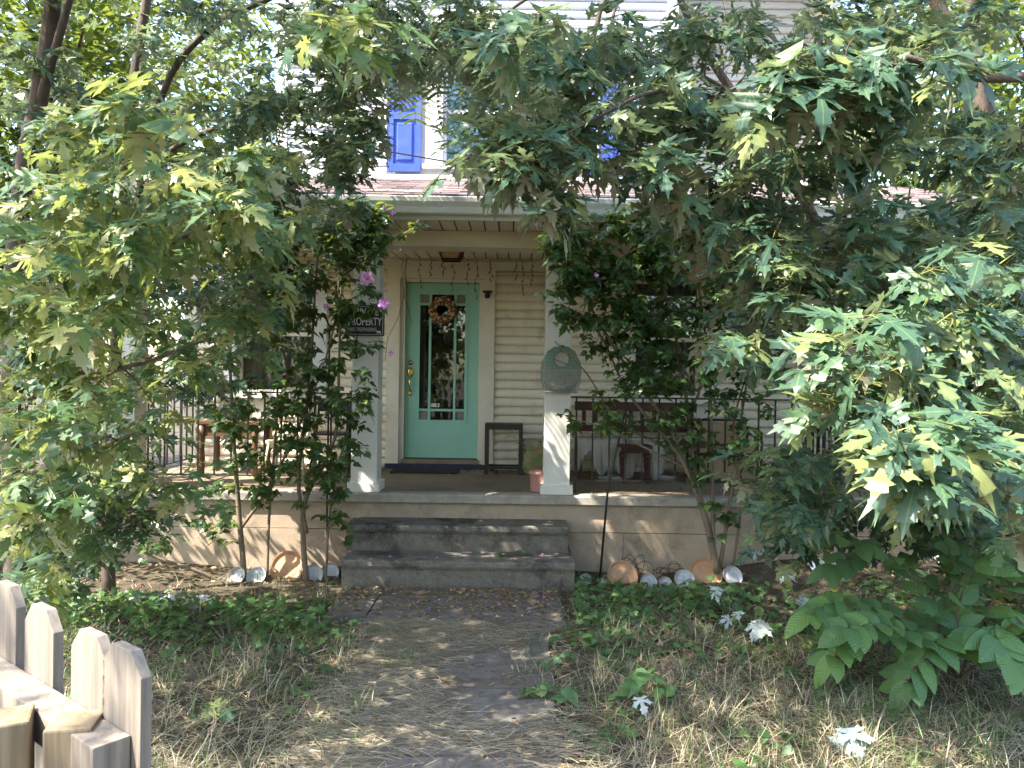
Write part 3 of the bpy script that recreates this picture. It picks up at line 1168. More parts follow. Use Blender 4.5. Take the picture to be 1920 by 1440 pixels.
# ---- iron railings
def railing(a, b, parent=house, step=.157):
    a, b = Vector(a), Vector(b)
    r = MB()
    top, bot = 1.55, .785
    A, B = Vector((a.x, a.y, top)), Vector((b.x, b.y, top))
    r.bar(A, B, .032, .014)
    r.bar(Vector((a.x, a.y, bot)), Vector((b.x, b.y, bot)), .026, .012)
    ro = r.build('railing', 'black_iron', parent)
    n = int((b - a).length / step)
    for k in range(n + 1):
        p = a.lerp(b, (k + .4) / (n + .8))
        q = MB()
        foot = PF if k in (0, n) else bot
        q.bar((p.x, p.y, foot), (p.x, p.y, top - .004), .014, .014, up=(1, 0, 0))
        q.build('baluster', 'black_iron', ro)


railing((-3.40, 7.06, 0), (-1.445, 7.06, 0))
railing((.535, 7.06, 0), (3.40, 7.06, 0))
railing((-3.52, 7.17, 0), (-3.52, 8.70, 0))
railing((3.52, 7.17, 0), (3.52, 8.70, 0))

# ------------------------------------------------------------------ things on and round the porch
mat('terracotta', (.58, .35, .215), (.47, .27, .165), scale=8, rough=.85, spots=(.30, .20, .13), spot_scale=7, spot_lo=.55, spot_hi=.75)
mat('pink_pot', (.60, .32, .30), (.52, .27, .25), scale=8, rough=.75)
mat('wreath_brown', (.17, .085, .035), (.08, .04, .02), scale=60, rough=.9)
mat('wreath_shell', (.55, .40, .22), (.35, .22, .11), scale=20, rough=.6, rnd=.5)
mat('dark_wood', (.040, .026, .020), (.022, .015, .012), scale=15, rough=.45, stretch=(1, 1, .2))
mat('maroon_wood', (.075, .024, .020), (.045, .015, .013), scale=15, rough=.5)
mat('orange_wood', (.15, .08, .045), (.09, .048, .028), scale=14, rough=.5, stretch=(1, 1, .2))
mat('mat_rubber', (.035, .032, .03), (.02, .018, .016), scale=40, rough=.9)
mat('cloth', (.46, .45, .40), (.38, .37, .33), scale=4, rough=.9, spots=(.25, .27, .25), spot_scale=28, spot_lo=.58, spot_hi=.66)
mat('bag_yellow', (.36, .28, .10), (.24, .13, .07), scale=9, rough=.35, spots=(.12, .25, .10), spot_scale=14, spot_lo=.5, spot_hi=.55)
mat('bag_white', (.46, .42, .30), (.22, .19, .10), scale=13, rough=.35, spots=(.05, .05, .05), spot_scale=10, spot_lo=.56, spot_hi=.6)
mat('net_teal', (.10, .22, .18), (.20, .27, .23), scale=60, rough=.8)
mat('net_white', (.36, .37, .35), (.14, .19, .17), scale=40, rough=.8)
mat('wicker', (.55, .50, .36), (.38, .34, .24), scale=25, rough=.8)
mat('tan_panel', (.34, .25, .15), (.28, .20, .12), scale=6, rough=.8)
mat('red_paint', (.30, .035, .025), (.2, .025, .02), scale=12, rough=.45)
mat('sign_black', (.022, .024, .028), (.016, .018, .02), scale=6, rough=.35)
mat('sign_white', (.62, .64, .64), (.55, .57, .57), scale=20, rough=.5)
mat('amber_glass', (.55, .33, .10), (.42, .24, .07), scale=20, rough=.2)
mat('white_plastic', (.58, .60, .64), (.46, .47, .50), scale=9, rough=.45, spots=(.20, .17, .13), spot_scale=9, spot_lo=.5, spot_hi=.72)
mat('dead_vine', (.14, .10, .07), (.09, .06, .04), scale=20, rough=.9)
mat('grey_wood', (.36, .32, .27), (.24, .21, .18), scale=20, rough=.9)

# wreath on the door
wc = Vector((-.800, yd - .035, 2.475))
wr = root('wreath', 'brown wreath studded with pale shells hanging on the teal door', 'wreath', tuple(wc))
p = MB()
n, m_ = 28, 8
vs, fs = [], []
for i in range(n):
    a = 2 * math.pi * i / n
    for j in range(m_):
        b_ = 2 * math.pi * j / m_
        rr = .115 + .046 * math.cos(b_) + random.uniform(-.006, .006)
        vs.append(wc + Vector((rr * math.cos(a), .035 * math.sin(b_), rr * math.sin(a))))
        fs.append((i * m_ + j, ((i + 1) % n) * m_ + j, ((i + 1) % n) * m_ + (j + 1) % m_, i * m_ + (j + 1) % m_))
p.add(vs, fs)
p.build('ring', 'wreath_brown', wr, origin=wc)
shell = MB()
shell.lathe((0, 0, 0), [(.004, -.010), (.012, -.006), (.014, 0), (.010, .007), (.003, .010)], 8)
shell_me = None
for k in range(64):
    a = random.uniform(0, 2 * math.pi)
    b_ = random.uniform(-2.6, -.5)
    rr = .115 + .048 * math.cos(b_)
    loc = Vector((rr * math.cos(a), .037 * math.sin(b_), rr * math.sin(a)))
    if shell_me is None:
        o = shell.build('shell', 'wreath_shell', None)
        shell_me = o.data
    else:
        o = bpy.data.objects.new('shell', shell_me)
        COL.objects.link(o)
    o.parent = wr
    o.location = loc
    o.rotation_euler = (random.uniform(0, 3), random.uniform(0, 3), random.uniform(0, 3))
    s_ = random.uniform(.7, 1.25)
    o.scale = (s_, s_, s_ * 1.3)

# security camera beside the door
cp = P(914, 551, YW - .05)
sc_ = root('security_camera', 'small black security camera mounted on the door casing', 'camera', tuple(cp))
p = MB()
p.box(cp.x - .055, cp.x + .055, cp.y - .06, cp.y + .005, cp.z + .012, cp.z + .032)
p.build('bracket', 'black', sc_, bevel=.004)
p = MB()
p.lathe((cp.x, cp.y - .03, cp.z - .045), [(.010, -.010), (.026, -.004), (.031, .012), (.031, .04), (.026, .057)], 16)
p.build('housing', 'black', sc_, smooth=True)

# ceiling lantern
lp = P(846, 478, 7.95)
ln = root('ceiling_lantern', 'black-framed amber glass lantern on the porch ceiling', 'lantern', (lp.x, lp.y, 3.055))
def frustum(mb, c, w0, w1, z0, z1, t):
    for sx, sy in ((-1, -1), (1, -1), (1, 1), (-1, 1)):
        mb.bar((c.x + sx * w0, c.y + sy * w0, z0), (c.x + sx * w1, c.y + sy * w1, z1), t)
    for w, z in ((w0, z0), (w1, z1)):
        q = [(c.x - w, c.y - w, z), (c.x + w, c.y - w, z), (c.x + w, c.y + w, z), (c.x - w, c.y + w, z)]
        for i in range(4):
            mb.bar(q[i], q[(i + 1) % 4], t)
p = MB()
frustum(p, lp, .125, .085, 3.045, 2.925, .016)
p.box(lp.x - .06, lp.x + .06, lp.y - .06, lp.y + .06, 3.04, 3.058)
p.build('frame', 'black_iron', ln)
p = MB()
for sx, sy, ax in ((0, -1, 'x'), (0, 1, 'x'), (-1, 0, 'y'), (1, 0, 'y')):
    q = []
    for w, z in ((.118, 3.04), (.080, 2.932)):
        for s in (-1, 1):
            q.append((lp.x + (s * w if ax == 'x' else sx * w), lp.y + (sy * w if ax == 'x' else s * w), z))
    p.add(q, [(0, 1, 3, 2)])
p.build('glass', 'amber_glass', ln)

# icicle string lights with dead bulbs under the ceiling
il = root('string_lights', 'dead icicle string lights drooping along the porch ceiling over the door', 'lights', (-.8, YW - .08, 3.05))
cable = MB()
bulbs = []
def droop(pts, r=.0035):
    cable.tube(pts, r, 5)
zc, yc = 3.045, YW - .09
main = [(x, yc + random.uniform(-.02, .02), zc - .025 * abs(math.sin(k * 1.7)) ) for k, x in enumerate(np.linspace(-1.30, .25, 26))]
droop(main)
for x, ln_ in ((-1.05, .30), (-.93, .18), (-.80, .16), (-.68, .34), (-.52, .26), (-.42, .42), (-.26, .22), (.02, .20), (.10, .38), (.2, .26)):
    pts = [(x, yc - .02, zc)]
    for k in range(1, 6):
        pts.append((x + random.uniform(-.018, .018), yc - .03 + random.uniform(-.012, .012), zc - ln_ * k / 5))
    droop(pts, .0028)
    for q in pts[1:]:
        bulbs.append((q, random.choice((-1, 1))))
for x0 in (-1.24, -1.22, -1.20):
    pts = [(x0 + random.uniform(-.02, .02), yc - .02 - .02 * random.random(), zc - .09 * k) for k in range(6)]
    droop(pts, .003)
droop([(-1.24, yc, 2.6), (-1.30, yc - .03, 2.35), (-1.40, yc - .05, 2.15), (-1.43, yc - .02, 1.9)], .003)
droop([(-1.22, yc, 2.6), (-1.17, yc - .03, 2.45), (-1.13, yc - .03, 2.3)], .003)
cable.build('cable', 'dead_vine', il)
bb = MB()
bb.lathe((0, 0, 0), [(.0045, 0), (.006, .012), (.005, .028), (.0015, .042)], 6)
bo = None
for q, s in bulbs:
    if bo is None:
        o = bb.build('bulb', 'dead_vine', None)
        bo = o.data
    else:
        o = bpy.data.objects.new('bulb', bo)
        COL.objects.link(o)
    o.parent = il
    o.location = Vector(q) - Vector(il.location)
    o.rotation_euler = (R(random.uniform(130, 170)), 0, s * R(60))

# doormat
p = MB()
a, b_ = P(735, 884, 8.45), P(858, 884, 8.45)
p.box(a.x, b_.x, 8.28, 8.62, PF + .001, PF + .016)
tag(p.build('doormat', 'mat_rubber', origin=((a.x + b_.x) / 2, 8.45, PF), bevel=.004), 'thin dark doormat lying before the teal door', 'doormat')

# small dark side table beside the door
tb = P(944, 880, 8.42)
tt = root('side_table', 'narrow dark wood side table with slatted sides by the front door', 'table', (tb.x, 8.42, PF))
w, d, h = .185, .12, .55
p = MB()
p.box(tb.x - w - .02, tb.x + w + .02, 8.42 - d - .015, 8.42 + d + .015, PF + h - .022, PF + h)
p.build('tabletop', 'dark_wood', tt, bevel=.004)
for sx in (-1, 1):
    for sy in (-1, 1):
        p = MB()
        p.box(tb.x + sx * w - .02, tb.x + sx * w + .02, 8.42 + sy * d - .018, 8.42 + sy * d + .018, PF, PF + h - .0225)
        p.build('leg', 'dark_wood', tt)
    for k in (-1, 0, 1):
        p = MB()
        p.box(tb.x + sx * w - .006, tb.x + sx * w + .006, 8.42 + k * .05 - .012, 8.42 + k * .05 + .012, PF + .125, PF + h - .0225)
        p.build('slat', 'dark_wood', tt)
    p = MB()
    p.box(tb.x + sx * w - .012, tb.x + sx * w + .012, 8.42 - d + .019, 8.42 + d - .019, PF + .085, PF + .124)
    p.build('stretcher', 'dark_wood', tt)
for sy in (-1, 1):
    p = MB()
    p.box(tb.x - w + .0205, tb.x + w - .0205, 8.42 + sy * d - .008, 8.42 + sy * d + .008, PF + h - .065, PF + h - .023)
    p.build('apron', 'dark_wood', tt)
    p = MB()
    p.box(tb.x - w + .0205, tb.x + w - .0205, 8.42 + sy * d - .008, 8.42 + sy * d + .008, PF + .06, PF + .085)
    p.build('stretcher', 'dark_wood', tt)

# slumped bags of potting soil
def sack(name, c, size, m, label, seed, top_fold=.3):
    rs = random.Random(seed)
    bm = bmesh.new()
    bmesh.ops.create_icosphere(bm, subdivisions=4, radius=1)
    for v in bm.verts:
        x, y, z = v.co
        sq = lambda t: math.copysign(abs(t) ** .55, t)
        x, y, z = sq(x), sq(y), sq(z)
        n1 = .10 * math.sin(5 * x + seed) * math.cos(6 * z + 2 * y) + .07 * math.sin(11 * z + 7 * x + seed) + .04 * math.sin(19 * x - 13 * z)
        x *= 1 + n1 - (.18 if z > .6 else 0)
        y *= 1 + n1
        z = max(z * (1 + .5 * n1), -.92)
        v.co = (x * size[0], y * size[1], (z + .92) * size[2])
    me = bpy.data.meshes.new(name)
    bm.to_mesh(me)
    bm.free()
    me.shade_smooth()
    o = link_mesh(name, me, m, None, c)
    tag(o, label, 'bag')
    return o
q = P(1000, 878, 8.36)
sack('soil_bag', (q.x + .04, 8.38, PF), (.19, .11, .145), 'bag_yellow', 'yellow and red soil bag standing beside the dark side table', 3)
sack('soil_bag', (q.x + .03, 8.42, PF + .255), (.20, .10, .07), 'bag_white', 'crumpled cream bag lying on top of the yellow soil bag', 5)

# pink flowerpot behind the column
q = P(1010, 913, 7.05)
p = MB()
p.lathe((q.x, 7.12, PF), [(.070, 0), (.074, .004), (.083, .155), (.090, .158), (.091, .19), (.080, .19), (.074, .15), (.05, .14)], 24)
tag(p.build('flowerpot', 'pink_pot', smooth=True, origin=(q.x, 7.12, PF)), 'pink clay flowerpot on the porch floor tucked behind a white column', 'flowerpot')

# no-trespassing sign
sp = P(685, 601, 6.90)
sg = root('warning_sign', 'black private property no trespassing sign with white lettering on a porch column', 'sign', (sp.x, 6.90, sp.z - .14))
sw, shh = .172, .138
def rounded(w, h, r, n=4):
    out = []
    for cx, cz, a0 in ((w - r, h - r, 0), (-w + r, h - r, 90), (-w + r, -h + r, 180), (w - r, -h + r, 270)):
        for k in range(n + 1):
            a = R(a0 + 90 * k / n)
            out.append((cx + r * math.cos(a), cz + r * math.sin(a)))
    return out
def plate(mb, c, outline, y0, y1):
    n = len(outline)
    mb.add([(c[0] + x, y0, c[1] + z) for x, z in outline] + [(c[0] + x, y1, c[1] + z) for x, z in outline], [tuple(range(n)), tuple(range(2 * n - 1, n - 1, -1))] + [(k, (k + 1) % n, n + (k + 1) % n, n + k) for k in range(n)])
p = MB()
plate(p, (sp.x, sp.z), rounded(sw, shh, .012), 6.898, 6.905)
p.build('sign_plate', 'sign_black', sg)
p = MB()
t_ = .004
iw, ih = sw - .012, shh - .012
p.box(sp.x - iw, sp.x + iw, 6.8965, 6.8979, sp.z + ih - t_, sp.z + ih)
p.box(sp.x - iw, sp.x + iw, 6.8965, 6.8979, sp.z - ih, sp.z - ih + t_)
p.box(sp.x - iw, sp.x - iw + t_, 6.8965, 6.8979, sp.z - ih + t_, sp.z + ih - t_)
p.box(sp.x + iw - t_, sp.x + iw, 6.8965, 6.8979, sp.z - ih + t_, sp.z + ih - t_)
p.box(sp.x + .105, sp.x + .142, 6.8964, 6.8978, sp.z - .112, sp.z - .092)
p.build('sign_border', 'sign_white', sg)


def text(s, x, y, z, height, width, m, parent, bold=.012):
    c = bpy.data.curves.new('lettering', 'FONT')
    c.body = s
    c.align_x = 'CENTER'
    c.align_y = 'CENTER'
    c.size = 1.0
    c.offset = bold
    c.extrude = .004
    tmp = bpy.data.objects.new('lettering', c)
    COL.objects.link(tmp)
    dg = bpy.context.evaluated_depsgraph_get()
    me = bpy.data.meshes.new_from_object(tmp.evaluated_get(dg))
    bpy.data.objects.remove(tmp)
    co = np.empty(len(me.vertices) * 3)
    me.vertices.foreach_get('co', co)
    co = co.reshape(-1, 3)
    lo, hi = co.min(0), co.max(0)
    co -= (lo + hi) / 2
    sx, sz = width / (hi[0] - lo[0]), height / (hi[1] - lo[1])
    new = np.stack([co[:, 0] * sx, -co[:, 2] * .18, co[:, 1] * sz], 1)
    me.vertices.foreach_set('co', new.ravel())
    me.update()
    me.materials.clear()
    me.materials.append(MATS[m])
    o = bpy.data.objects.new('lettering', me)
    COL.objects.link(o)
    o.parent = parent
    o.location = Vector((x, y, z)) - Vector(parent['_w'])
    return o


text('PRIVATE', sp.x, 6.8972, sp.z + .078, .062, .235, 'sign_white', sg)
text('PROPERTY', sp.x, 6.8972, sp.z - .008, .072, .30, 'sign_white', sg, .016)
text('NO TRESPASSING', sp.x - .018, 6.8972, sp.z - .080, .034, .24, 'sign_white', sg, .004)
# iron bracket on the column under the sign
q = P(668, 655, 6.91)
p = MB()
p.box(q.x - .016, q.x + .012, 6.893, 6.9245, q.z - .085, q.z + .085)
p.bar((q.x, 6.90, q.z + .085), (q.x + .02, 6.90, q.z + .16), .008)
tag(p.build('column_bracket', 'black_iron', origin=(q.x, 6.91, q.z)), 'black iron bracket strip on the column below the warning sign', 'bracket')

# knotted net bag hanging on the other column
nb = P(1052, 690, 6.86)
net = root('net_bag', 'teal and white knotted net bag hanging on a porch column', 'bag', (nb.x, 6.90, nb.z + .20))
NW, NH = .182, .215


def net_ok(x, z):
    """pouch outline with a round hand hole near the top"""
    top = (x / NW) ** 2 + (max(0, z) / NH) ** 2 < 1
    low = z > -NH and abs(x) < NW - .25 * max(0, -z - .12)
    return (top if z > 0 else low) and math.hypot(x, z - .085) > .068


def net_pt(x, z, s=-1):
    r_ = min(1, math.hypot(x / NW, z / NH))
    return Vector((nb.x + x, 6.865 + s * .045 * math.sqrt(max(0, 1 - r_ * r_)) - .012 * math.sin(9 * x + 4), nb.z + z - .01))


cell = .0125
for half, m__, za, zb in (('upper_net', 'net_teal', .0, .3), ('lower_net', 'net_white', -.3, .0)):
    p = MB()
    j = int(za / cell) - 1
    while j * cell < zb:
        i = -16
        while i < 17:
            x = (i + .5 * (j % 2)) * cell
            z = j * cell
            for dx in (-.5, .5):
                x2, z2 = x + dx * cell, z + cell
                if za <= z < zb and net_ok(x, z) and net_ok(x2, z2):
                    p.bar(net_pt(x, z), net_pt(x2, z2), .0052)
            i += 1
        j += 1
    p.build(half, m__, net)
p = MB()
p.tube([net_pt(.070 * math.cos(a), .085 + .070 * math.sin(a)) for a in np.linspace(0, 2 * math.pi, 26)], .007, 6)
p.build('hand_ring', 'net_teal', net)
p = MB()
p.tube([net_pt(.0, .155), (nb.x - .01, 6.87, nb.z + .17), (nb.x + .01, 6.90, nb.z + .20)], .009, 6)
p.lathe((nb.x + .01, 6.88, nb.z + .17), [(.006, 0), (.022, .008), (.026, .02), (.012, .035)], 10)
p.tube([net_pt(-.10, .10), net_pt(.12, .02)], .003, 5)
p.tube([net_pt(-.07, .16), net_pt(-.085, -.02)], .003, 5)
p.build('drawstring', 'black', net)
p = MB()
p.tube([net_pt(-.15 + .3 * k / 12, -.205) for k in range(13)], .008, 6)
p.build('hem', 'net_white', net)

# ---- bench with a cloth over the seat
bx0, bx1, by = .70, 2.05, 8.30
bn = root('porch_bench', 'maroon slat-back wooden bench with a patterned cloth draped over its seat', 'bench', ((bx0 + bx1) / 2, by, PF))
p = MB()
p.box(bx0, bx1, by + .20, by + .24, PF + .70, PF + .80)
p.build('top_rail', 'maroon_wood', bn, bevel=.004)
p = MB()
p.box(bx0, bx1, by + .20, by + .24, PF + .47, PF + .54)
p.build('lower_rail', 'maroon_wood', bn)
k = bx0 + .08
while k < bx1 - .05:
    p = MB()
    p.box(k, k + .045, by + .21, by + .23, PF + .541, PF + .699)
    p.build('slat', 'maroon_wood', bn)
    k += .13
p = MB()
p.box(bx0, bx1, by - .22, by + .22, PF + .36, PF + .41)
p.build('seat', 'maroon_wood', bn, bevel=.004)
for x in (bx0 + .03, bx1 - .03):
    for yy in (by - .19, by + .19):
        p = MB()
        p.box(x - .025, x + .025, yy - .025, yy + .025, PF, PF + .36)
        p.build('leg', 'maroon_wood', bn)
p = MB()
n = 60
vs, fs = [], []
x0_, x1_ = bx0 + .0, 1.62
rows = [(by + .17, PF + .418), (by - .19, PF + .418), (by - .228, PF + .408), (by - .236, PF + .30), (by - .24, PF + .17), (by - .245, PF + .06)]
for j, (yy, zz) in enumerate(rows):
    for k in range(n + 1):
        x = x0_ + (x1_ - x0_) * k / n
        f_ = max(0, j - 2) / 3
        hem = .07 * math.sin(k * .33) * f_ + (.20 * math.exp(-((k - 9) / 5) ** 2) if j == 5 else 0) + (.08 * math.exp(-((k - 9) / 5) ** 2) if j == 4 else 0)
        vs.append((x + .012 * math.sin(k * .9) * f_, yy + .020 * math.sin(k * .8) * f_ - .012 * f_ * math.sin(k * 2.1), zz + hem + .004 * math.sin(k * 1.3 + j)))
W_ = n + 1
for j in range(len(rows) - 1):
    for k in range(n):
        fs.append((j * W_ + k, j * W_ + k + 1, (j + 1) * W_ + k + 1, (j + 1) * W_ + k))
p.add(vs, fs)
o = p.build('cloth', 'cloth', smooth=True, origin=(1.2, by - .2, PF + .4))
tag(o, 'grey patterned cloth hanging over the maroon bench seat', 'cloth')
md = o.modifiers.new('thick', 'SOLIDIFY')
md.thickness = .004

# ---- turned-leg stool with a white bowl
q = P(1190, 900, 7.88)
sx, sy = q.x, 7.88
stl = root('stool', 'small maroon wooden stool with turned legs before the bench', 'stool', (sx, sy, PF))
p = MB()
p.box(sx - .16, sx + .16, sy - .13, sy + .13, PF + .35, PF + .38)
p.build('seat', 'maroon_wood', stl, bevel=.006)
p = MB()
p.box(sx - .13, sx + .13, sy - .10, sy + .10, PF + .30, PF + .349)
p.build('apron', 'maroon_wood', stl)
TURN = [(.014, 0), (.018, .02), (.014, .04), (.020, .07), (.015, .10), (.019, .16), (.025, .21), (.016, .235), (.026, .255), (.026, .30)]
for a in (-1, 1):
    for b_ in (-1, 1):
        p = MB()
        p.lathe((sx + a * .125, sy + b_ * .095, PF), TURN, 12)
        p.build('leg', 'maroon_wood', stl, smooth=True)
p = MB()
p.lathe((sx + .01, sy, PF + .381), [(.05, 0), (.055, .004), (.105, .055), (.108, .06), (.10, .058), (.05, .012)], 24)
tag(p.build('bowl', 'white_plastic', smooth=True, origin=(sx, sy, PF + .381)), 'shallow white bowl resting on the maroon stool', 'bowl')
for i, (px, py, w, lab) in enumerate(((1150, 888, .17, 'white foam tray lying under the bench cloth'), (1245, 890, .14, 'oval white tray on the porch floor beyond the stool'))):
    q = P(px, py, 8.0 + .1 * i)
    p = MB()
    p.lathe((q.x, q.y, PF + .001), [(w * .8, 0), (w, .03), (w * 1.02, .032), (w * .95, .028), (w * .75, .008)], 20, Matrix.Diagonal((1, .6, 1, 1)))
    tag(p.build('tray', 'white_plastic', smooth=True, origin=(q.x, q.y, PF)), lab, 'tray')

# ---- metal-framed armchair with tan panels
q0, q1 = P(1300, 900, 8.1), P(1412, 900, 8.1)
ax0, ax1, ay = q0.x, q1.x + .02, 8.15
ac = root('armchair', 'black metal framed armchair with tan seat and back panels', 'chair', ((ax0 + ax1) / 2, ay, PF))
for zz0, zz1, yy0, yy1, nm in ((.36, .60, .22, .24, 'back_panel'), (.04, .27, -.20, -.18, 'front_panel')):
    p = MB()
    p.box(ax0 + .02, ax1 - .02, ay + yy0, ay + yy1, PF + zz0, PF + zz1)
    p.build(nm, 'tan_panel', ac)
p = MB()
p.box(ax0 + .02, ax1 - .02, ay - .2, ay + .22, PF + .30, PF + .34)
p.build('seat', 'tan_panel', ac)
for x in (ax0, ax1):
    p = MB()
    p.tube([(x, ay - .24, PF), (x, ay - .25, PF + .40), (x, ay - .22, PF + .52), (x, ay - .12, PF + .545), (x, ay + .18, PF + .545), (x, ay + .24, PF + .56), (x, ay + .25, PF)], .014, 8)
    p.build('arm_frame', 'black_iron', ac, smooth=True)
for z_, y_ in ((PF + .62, ay + .245), (PF + .355, ay + .245), (PF + .29, ay - .235)):
    p = MB()
    p.tube([(ax0, y_, z_), (ax1, y_, z_)], .015, 8)
    p.build('cross_bar', 'black_iron', ac, smooth=True)

# ---- black slatted bench end and red hand truck at the far end of the porch
c0 = P(1543, 900, 7.75)
ch = root('slat_chair', 'black slatted wooden chair standing near the end of the porch', 'chair', (c0.x, 7.75, PF))
w = .22
for x in (-w, w):
    for yy in (-.2, .2):
        p = MB()
        p.box(c0.x + x - .022, c0.x + x + .022, 7.75 + yy - .022, 7.75 + yy + .022, PF, PF + (.46 if yy < 0 else .55))
        p.build('leg', 'black', ch)
p = MB()
p.box(c0.x - w - .02, c0.x + w + .02, 7.52, 7.97, PF + .20, PF + .235)
p.build('seat', 'black', ch)
p = MB()
p.box(c0.x - w - .04, c0.x + w + .04, 7.94, 7.99, PF + .4605 + .09, PF + .60)
p.build('top_rail', 'black', ch)
for k in range(6):
    x = c0.x - w + .07 + k * (2 * w - .14) / 5
    p = MB()
    p.box(x - .014, x + .014, 7.95, 7.975, PF + .236, PF + .55)
    p.build('slat', 'black', ch)
a, b_ = P(1462, 893, 8.1), P(1540, 765, 8.25)
ht = root('hand_truck', 'red metal hand truck leaning on the porch wall behind the slatted chair', 'hand truck', (a.x, 8.1, PF))
for dx in (0, .09):
    p = MB()
    p.tube([(a.x + dx, 8.05, PF + .12), (b_.x + dx, 8.40, b_.z), (b_.x + dx + .05, 8.44, b_.z + .07)], .018, 8)
    p.build('rail', 'red_paint', ht, smooth=True)
p = MB()
p.tube([(b_.x + .05, 8.44, b_.z + .07), (b_.x + .10, 8.45, b_.z + .10), (b_.x + .20, 8.45, b_.z + .09)], .02, 8)
p.build('grip', 'black', ht, smooth=True)
for dx in (-.03, .15):
    p = MB()
    p.lathe((a.x + dx, 8.07, PF + .11), [(.03, -.018), (.105, -.018), (.11, -.008), (.11, .008), (.105, .018), (.03, .018)], 20, Matrix.Rotation(R(90), 4, 'Y'))
    p.build('wheel', 'black', ht)
for k in (.3, .6):
    p = MB()
    p.tube([(a.x + (b_.x - a.x) * k, 8.05 + .35 * k, PF + .12 + (b_.z - PF - .12) * k), (a.x + (b_.x - a.x) * k + .09, 8.05 + .35 * k, PF + .12 + (b_.z - PF - .12) * k)], .012, 6)
    p.build('cross_bar', 'red_paint', ht)

# ---- furniture on the other half of the porch
tx0, tx1, ty = -3.25, -2.60, 8.15
wt = root('wooden_table', 'brown wooden porch table with turned legs below the white-cased window', 'table', ((tx0 + tx1) / 2, ty, PF))
p = MB()
p.box(tx0, tx1, ty - .25, ty + .25, PF + .52, PF + .56)
p.build('tabletop', 'orange_wood', wt, bevel=.006)
p = MB()
p.box(tx0 + .03, tx1 - .03, ty - .22, ty - .20, PF + .40, PF + .519)
p.build('apron', 'orange_wood', wt)
for x in (tx0 + .05, tx1 - .05):
    for yy in (ty - .21, ty + .21):
        p = MB()
        p.lathe((x, yy, PF), [(.03, 0), (.033, .10), (.026, .12), (.034, .15), (.028, .3), (.036, .39), (.036, .52)], 10)
        p.build('leg', 'orange_wood', wt, smooth=True)
p = MB()
p.box(tx0 + .05, tx0 + .47, ty - .17, ty + .15, PF + .561, PF + .575)
p.box(tx0 + .05, tx0 + .47, ty - .17, ty - .165, PF + .575, PF + .72)
p.box(tx0 + .05, tx0 + .055, ty - .165, ty + .15, PF + .575, PF + .72)
p.box(tx0 + .465, tx0 + .47, ty - .165, ty + .15, PF + .575, PF + .72)
p.box(tx0 + .055, tx0 + .465, ty + .145, ty + .15, PF + .575, PF + .72)
tag(p.build('glass_tank', 'glass', origin=(tx0 + .26, ty, PF + .561)), 'low clear glass tank standing on the brown wooden table', 'tank')
# wicker chair
wx, wy = -2.32, 8.05
wk = root('wicker_chair', 'pale wicker chair with open lattice back under the window sill', 'chair', (wx, wy, PF))
p = MB()
for k in range(-5, 6):
    for s in (-1, 1):
        pts = []
        for j in range(9):
            v = j / 8
            u = k / 5 + s * (v - .5) * .8
            if abs(u) > 1.05:
                continue
            pts.append((wx + u * .22 * (1 - .12 * v), wy + .20 + .05 * v - .10 * u * u, PF + .36 + .52 * v))
        if len(pts) > 1:
            p.tube(pts, .007, 5)
p.build('backrest', 'wicker', wk)
p = MB()
p.tube([(wx - .24, wy + .12, PF + .34), (wx - .22, wy + .15, PF + .75), (wx - .12, wy + .22, PF + .90), (wx + .12, wy + .22, PF + .90), (wx + .22, wy + .15, PF + .75), (wx + .24, wy + .12, PF + .34)], .016, 8)
p.build('back_frame', 'wicker', wk, smooth=True)
p = MB()
p.lathe((wx, wy, PF + .32), [(.24, 0), (.25, .015), (.25, .04), (.22, .05)], 24)
p.build('seat', 'wicker', wk, smooth=True)
for a in (-1, 1):
    for b_ in (-1, 1):
        p = MB()
        p.tube([(wx + a * .17, wy + b_ * .17, PF + .325), (wx + a * .21, wy + b_ * .20, PF)], .014, 7)
        p.build('leg', 'wicker', wk, smooth=True)
# black metal folding chair
fx, fy = -1.86, 8.05
fc = root('folding_chair', 'black metal folding chair standing between wicker chair and column', 'chair', (fx, fy, PF))
for s in (-1, 1):
    p = MB()
    p.tube([(fx + s * .20, fy - .24, PF), (fx + s * .20, fy + .10, PF + .50), (fx + s * .20, fy + .20, PF + .82)], .012, 7)
    p.build('leg', 'black_iron', fc)
    p = MB()
    p.tube([(fx + s * .185, fy + .26, PF), (fx + s * .185, fy - .16, PF + .44)], .011, 7)
    p.build('leg', 'black_iron', fc)
p = MB()
p.box(fx - .19, fx + .19, fy - .22, fy + .14, PF + .43, PF + .45)
p.build('seat', 'black', fc, bevel=.006)
p = MB()
p.box(fx - .2, fx + .2, fy + .165, fy + .185, PF + .66, PF + .80)
p.build('backrest', 'black', fc, bevel=.006)
# closed umbrella by the column
q = P(650, 890, 7.35)
um = root('folded_umbrella', 'tall black folded umbrella leaning beside the porch column', 'umbrella', (q.x, 7.4, PF))
p = MB()
p.tube([(q.x, 7.4, PF + .10), (q.x + .01, 7.4, PF + .45), (q.x + .03, 7.41, PF + .9)], [.018, .04, .026], 10)
p.build('canopy', 'black', um)
p = MB()
p.tube([(q.x, 7.4, PF), (q.x, 7.4, PF + .11)], .007, 6)
p.build('tip', 'black_iron', um)
p = MB()
p.tube([(q.x + .03, 7.41, PF + .89), (q.x + .035, 7.41, PF + 1.0), (q.x + .05, 7.41, PF + 1.03), (q.x + .075, 7.41, PF + 1.02)], .011, 7)
p.build('handle', 'dark_wood', um)
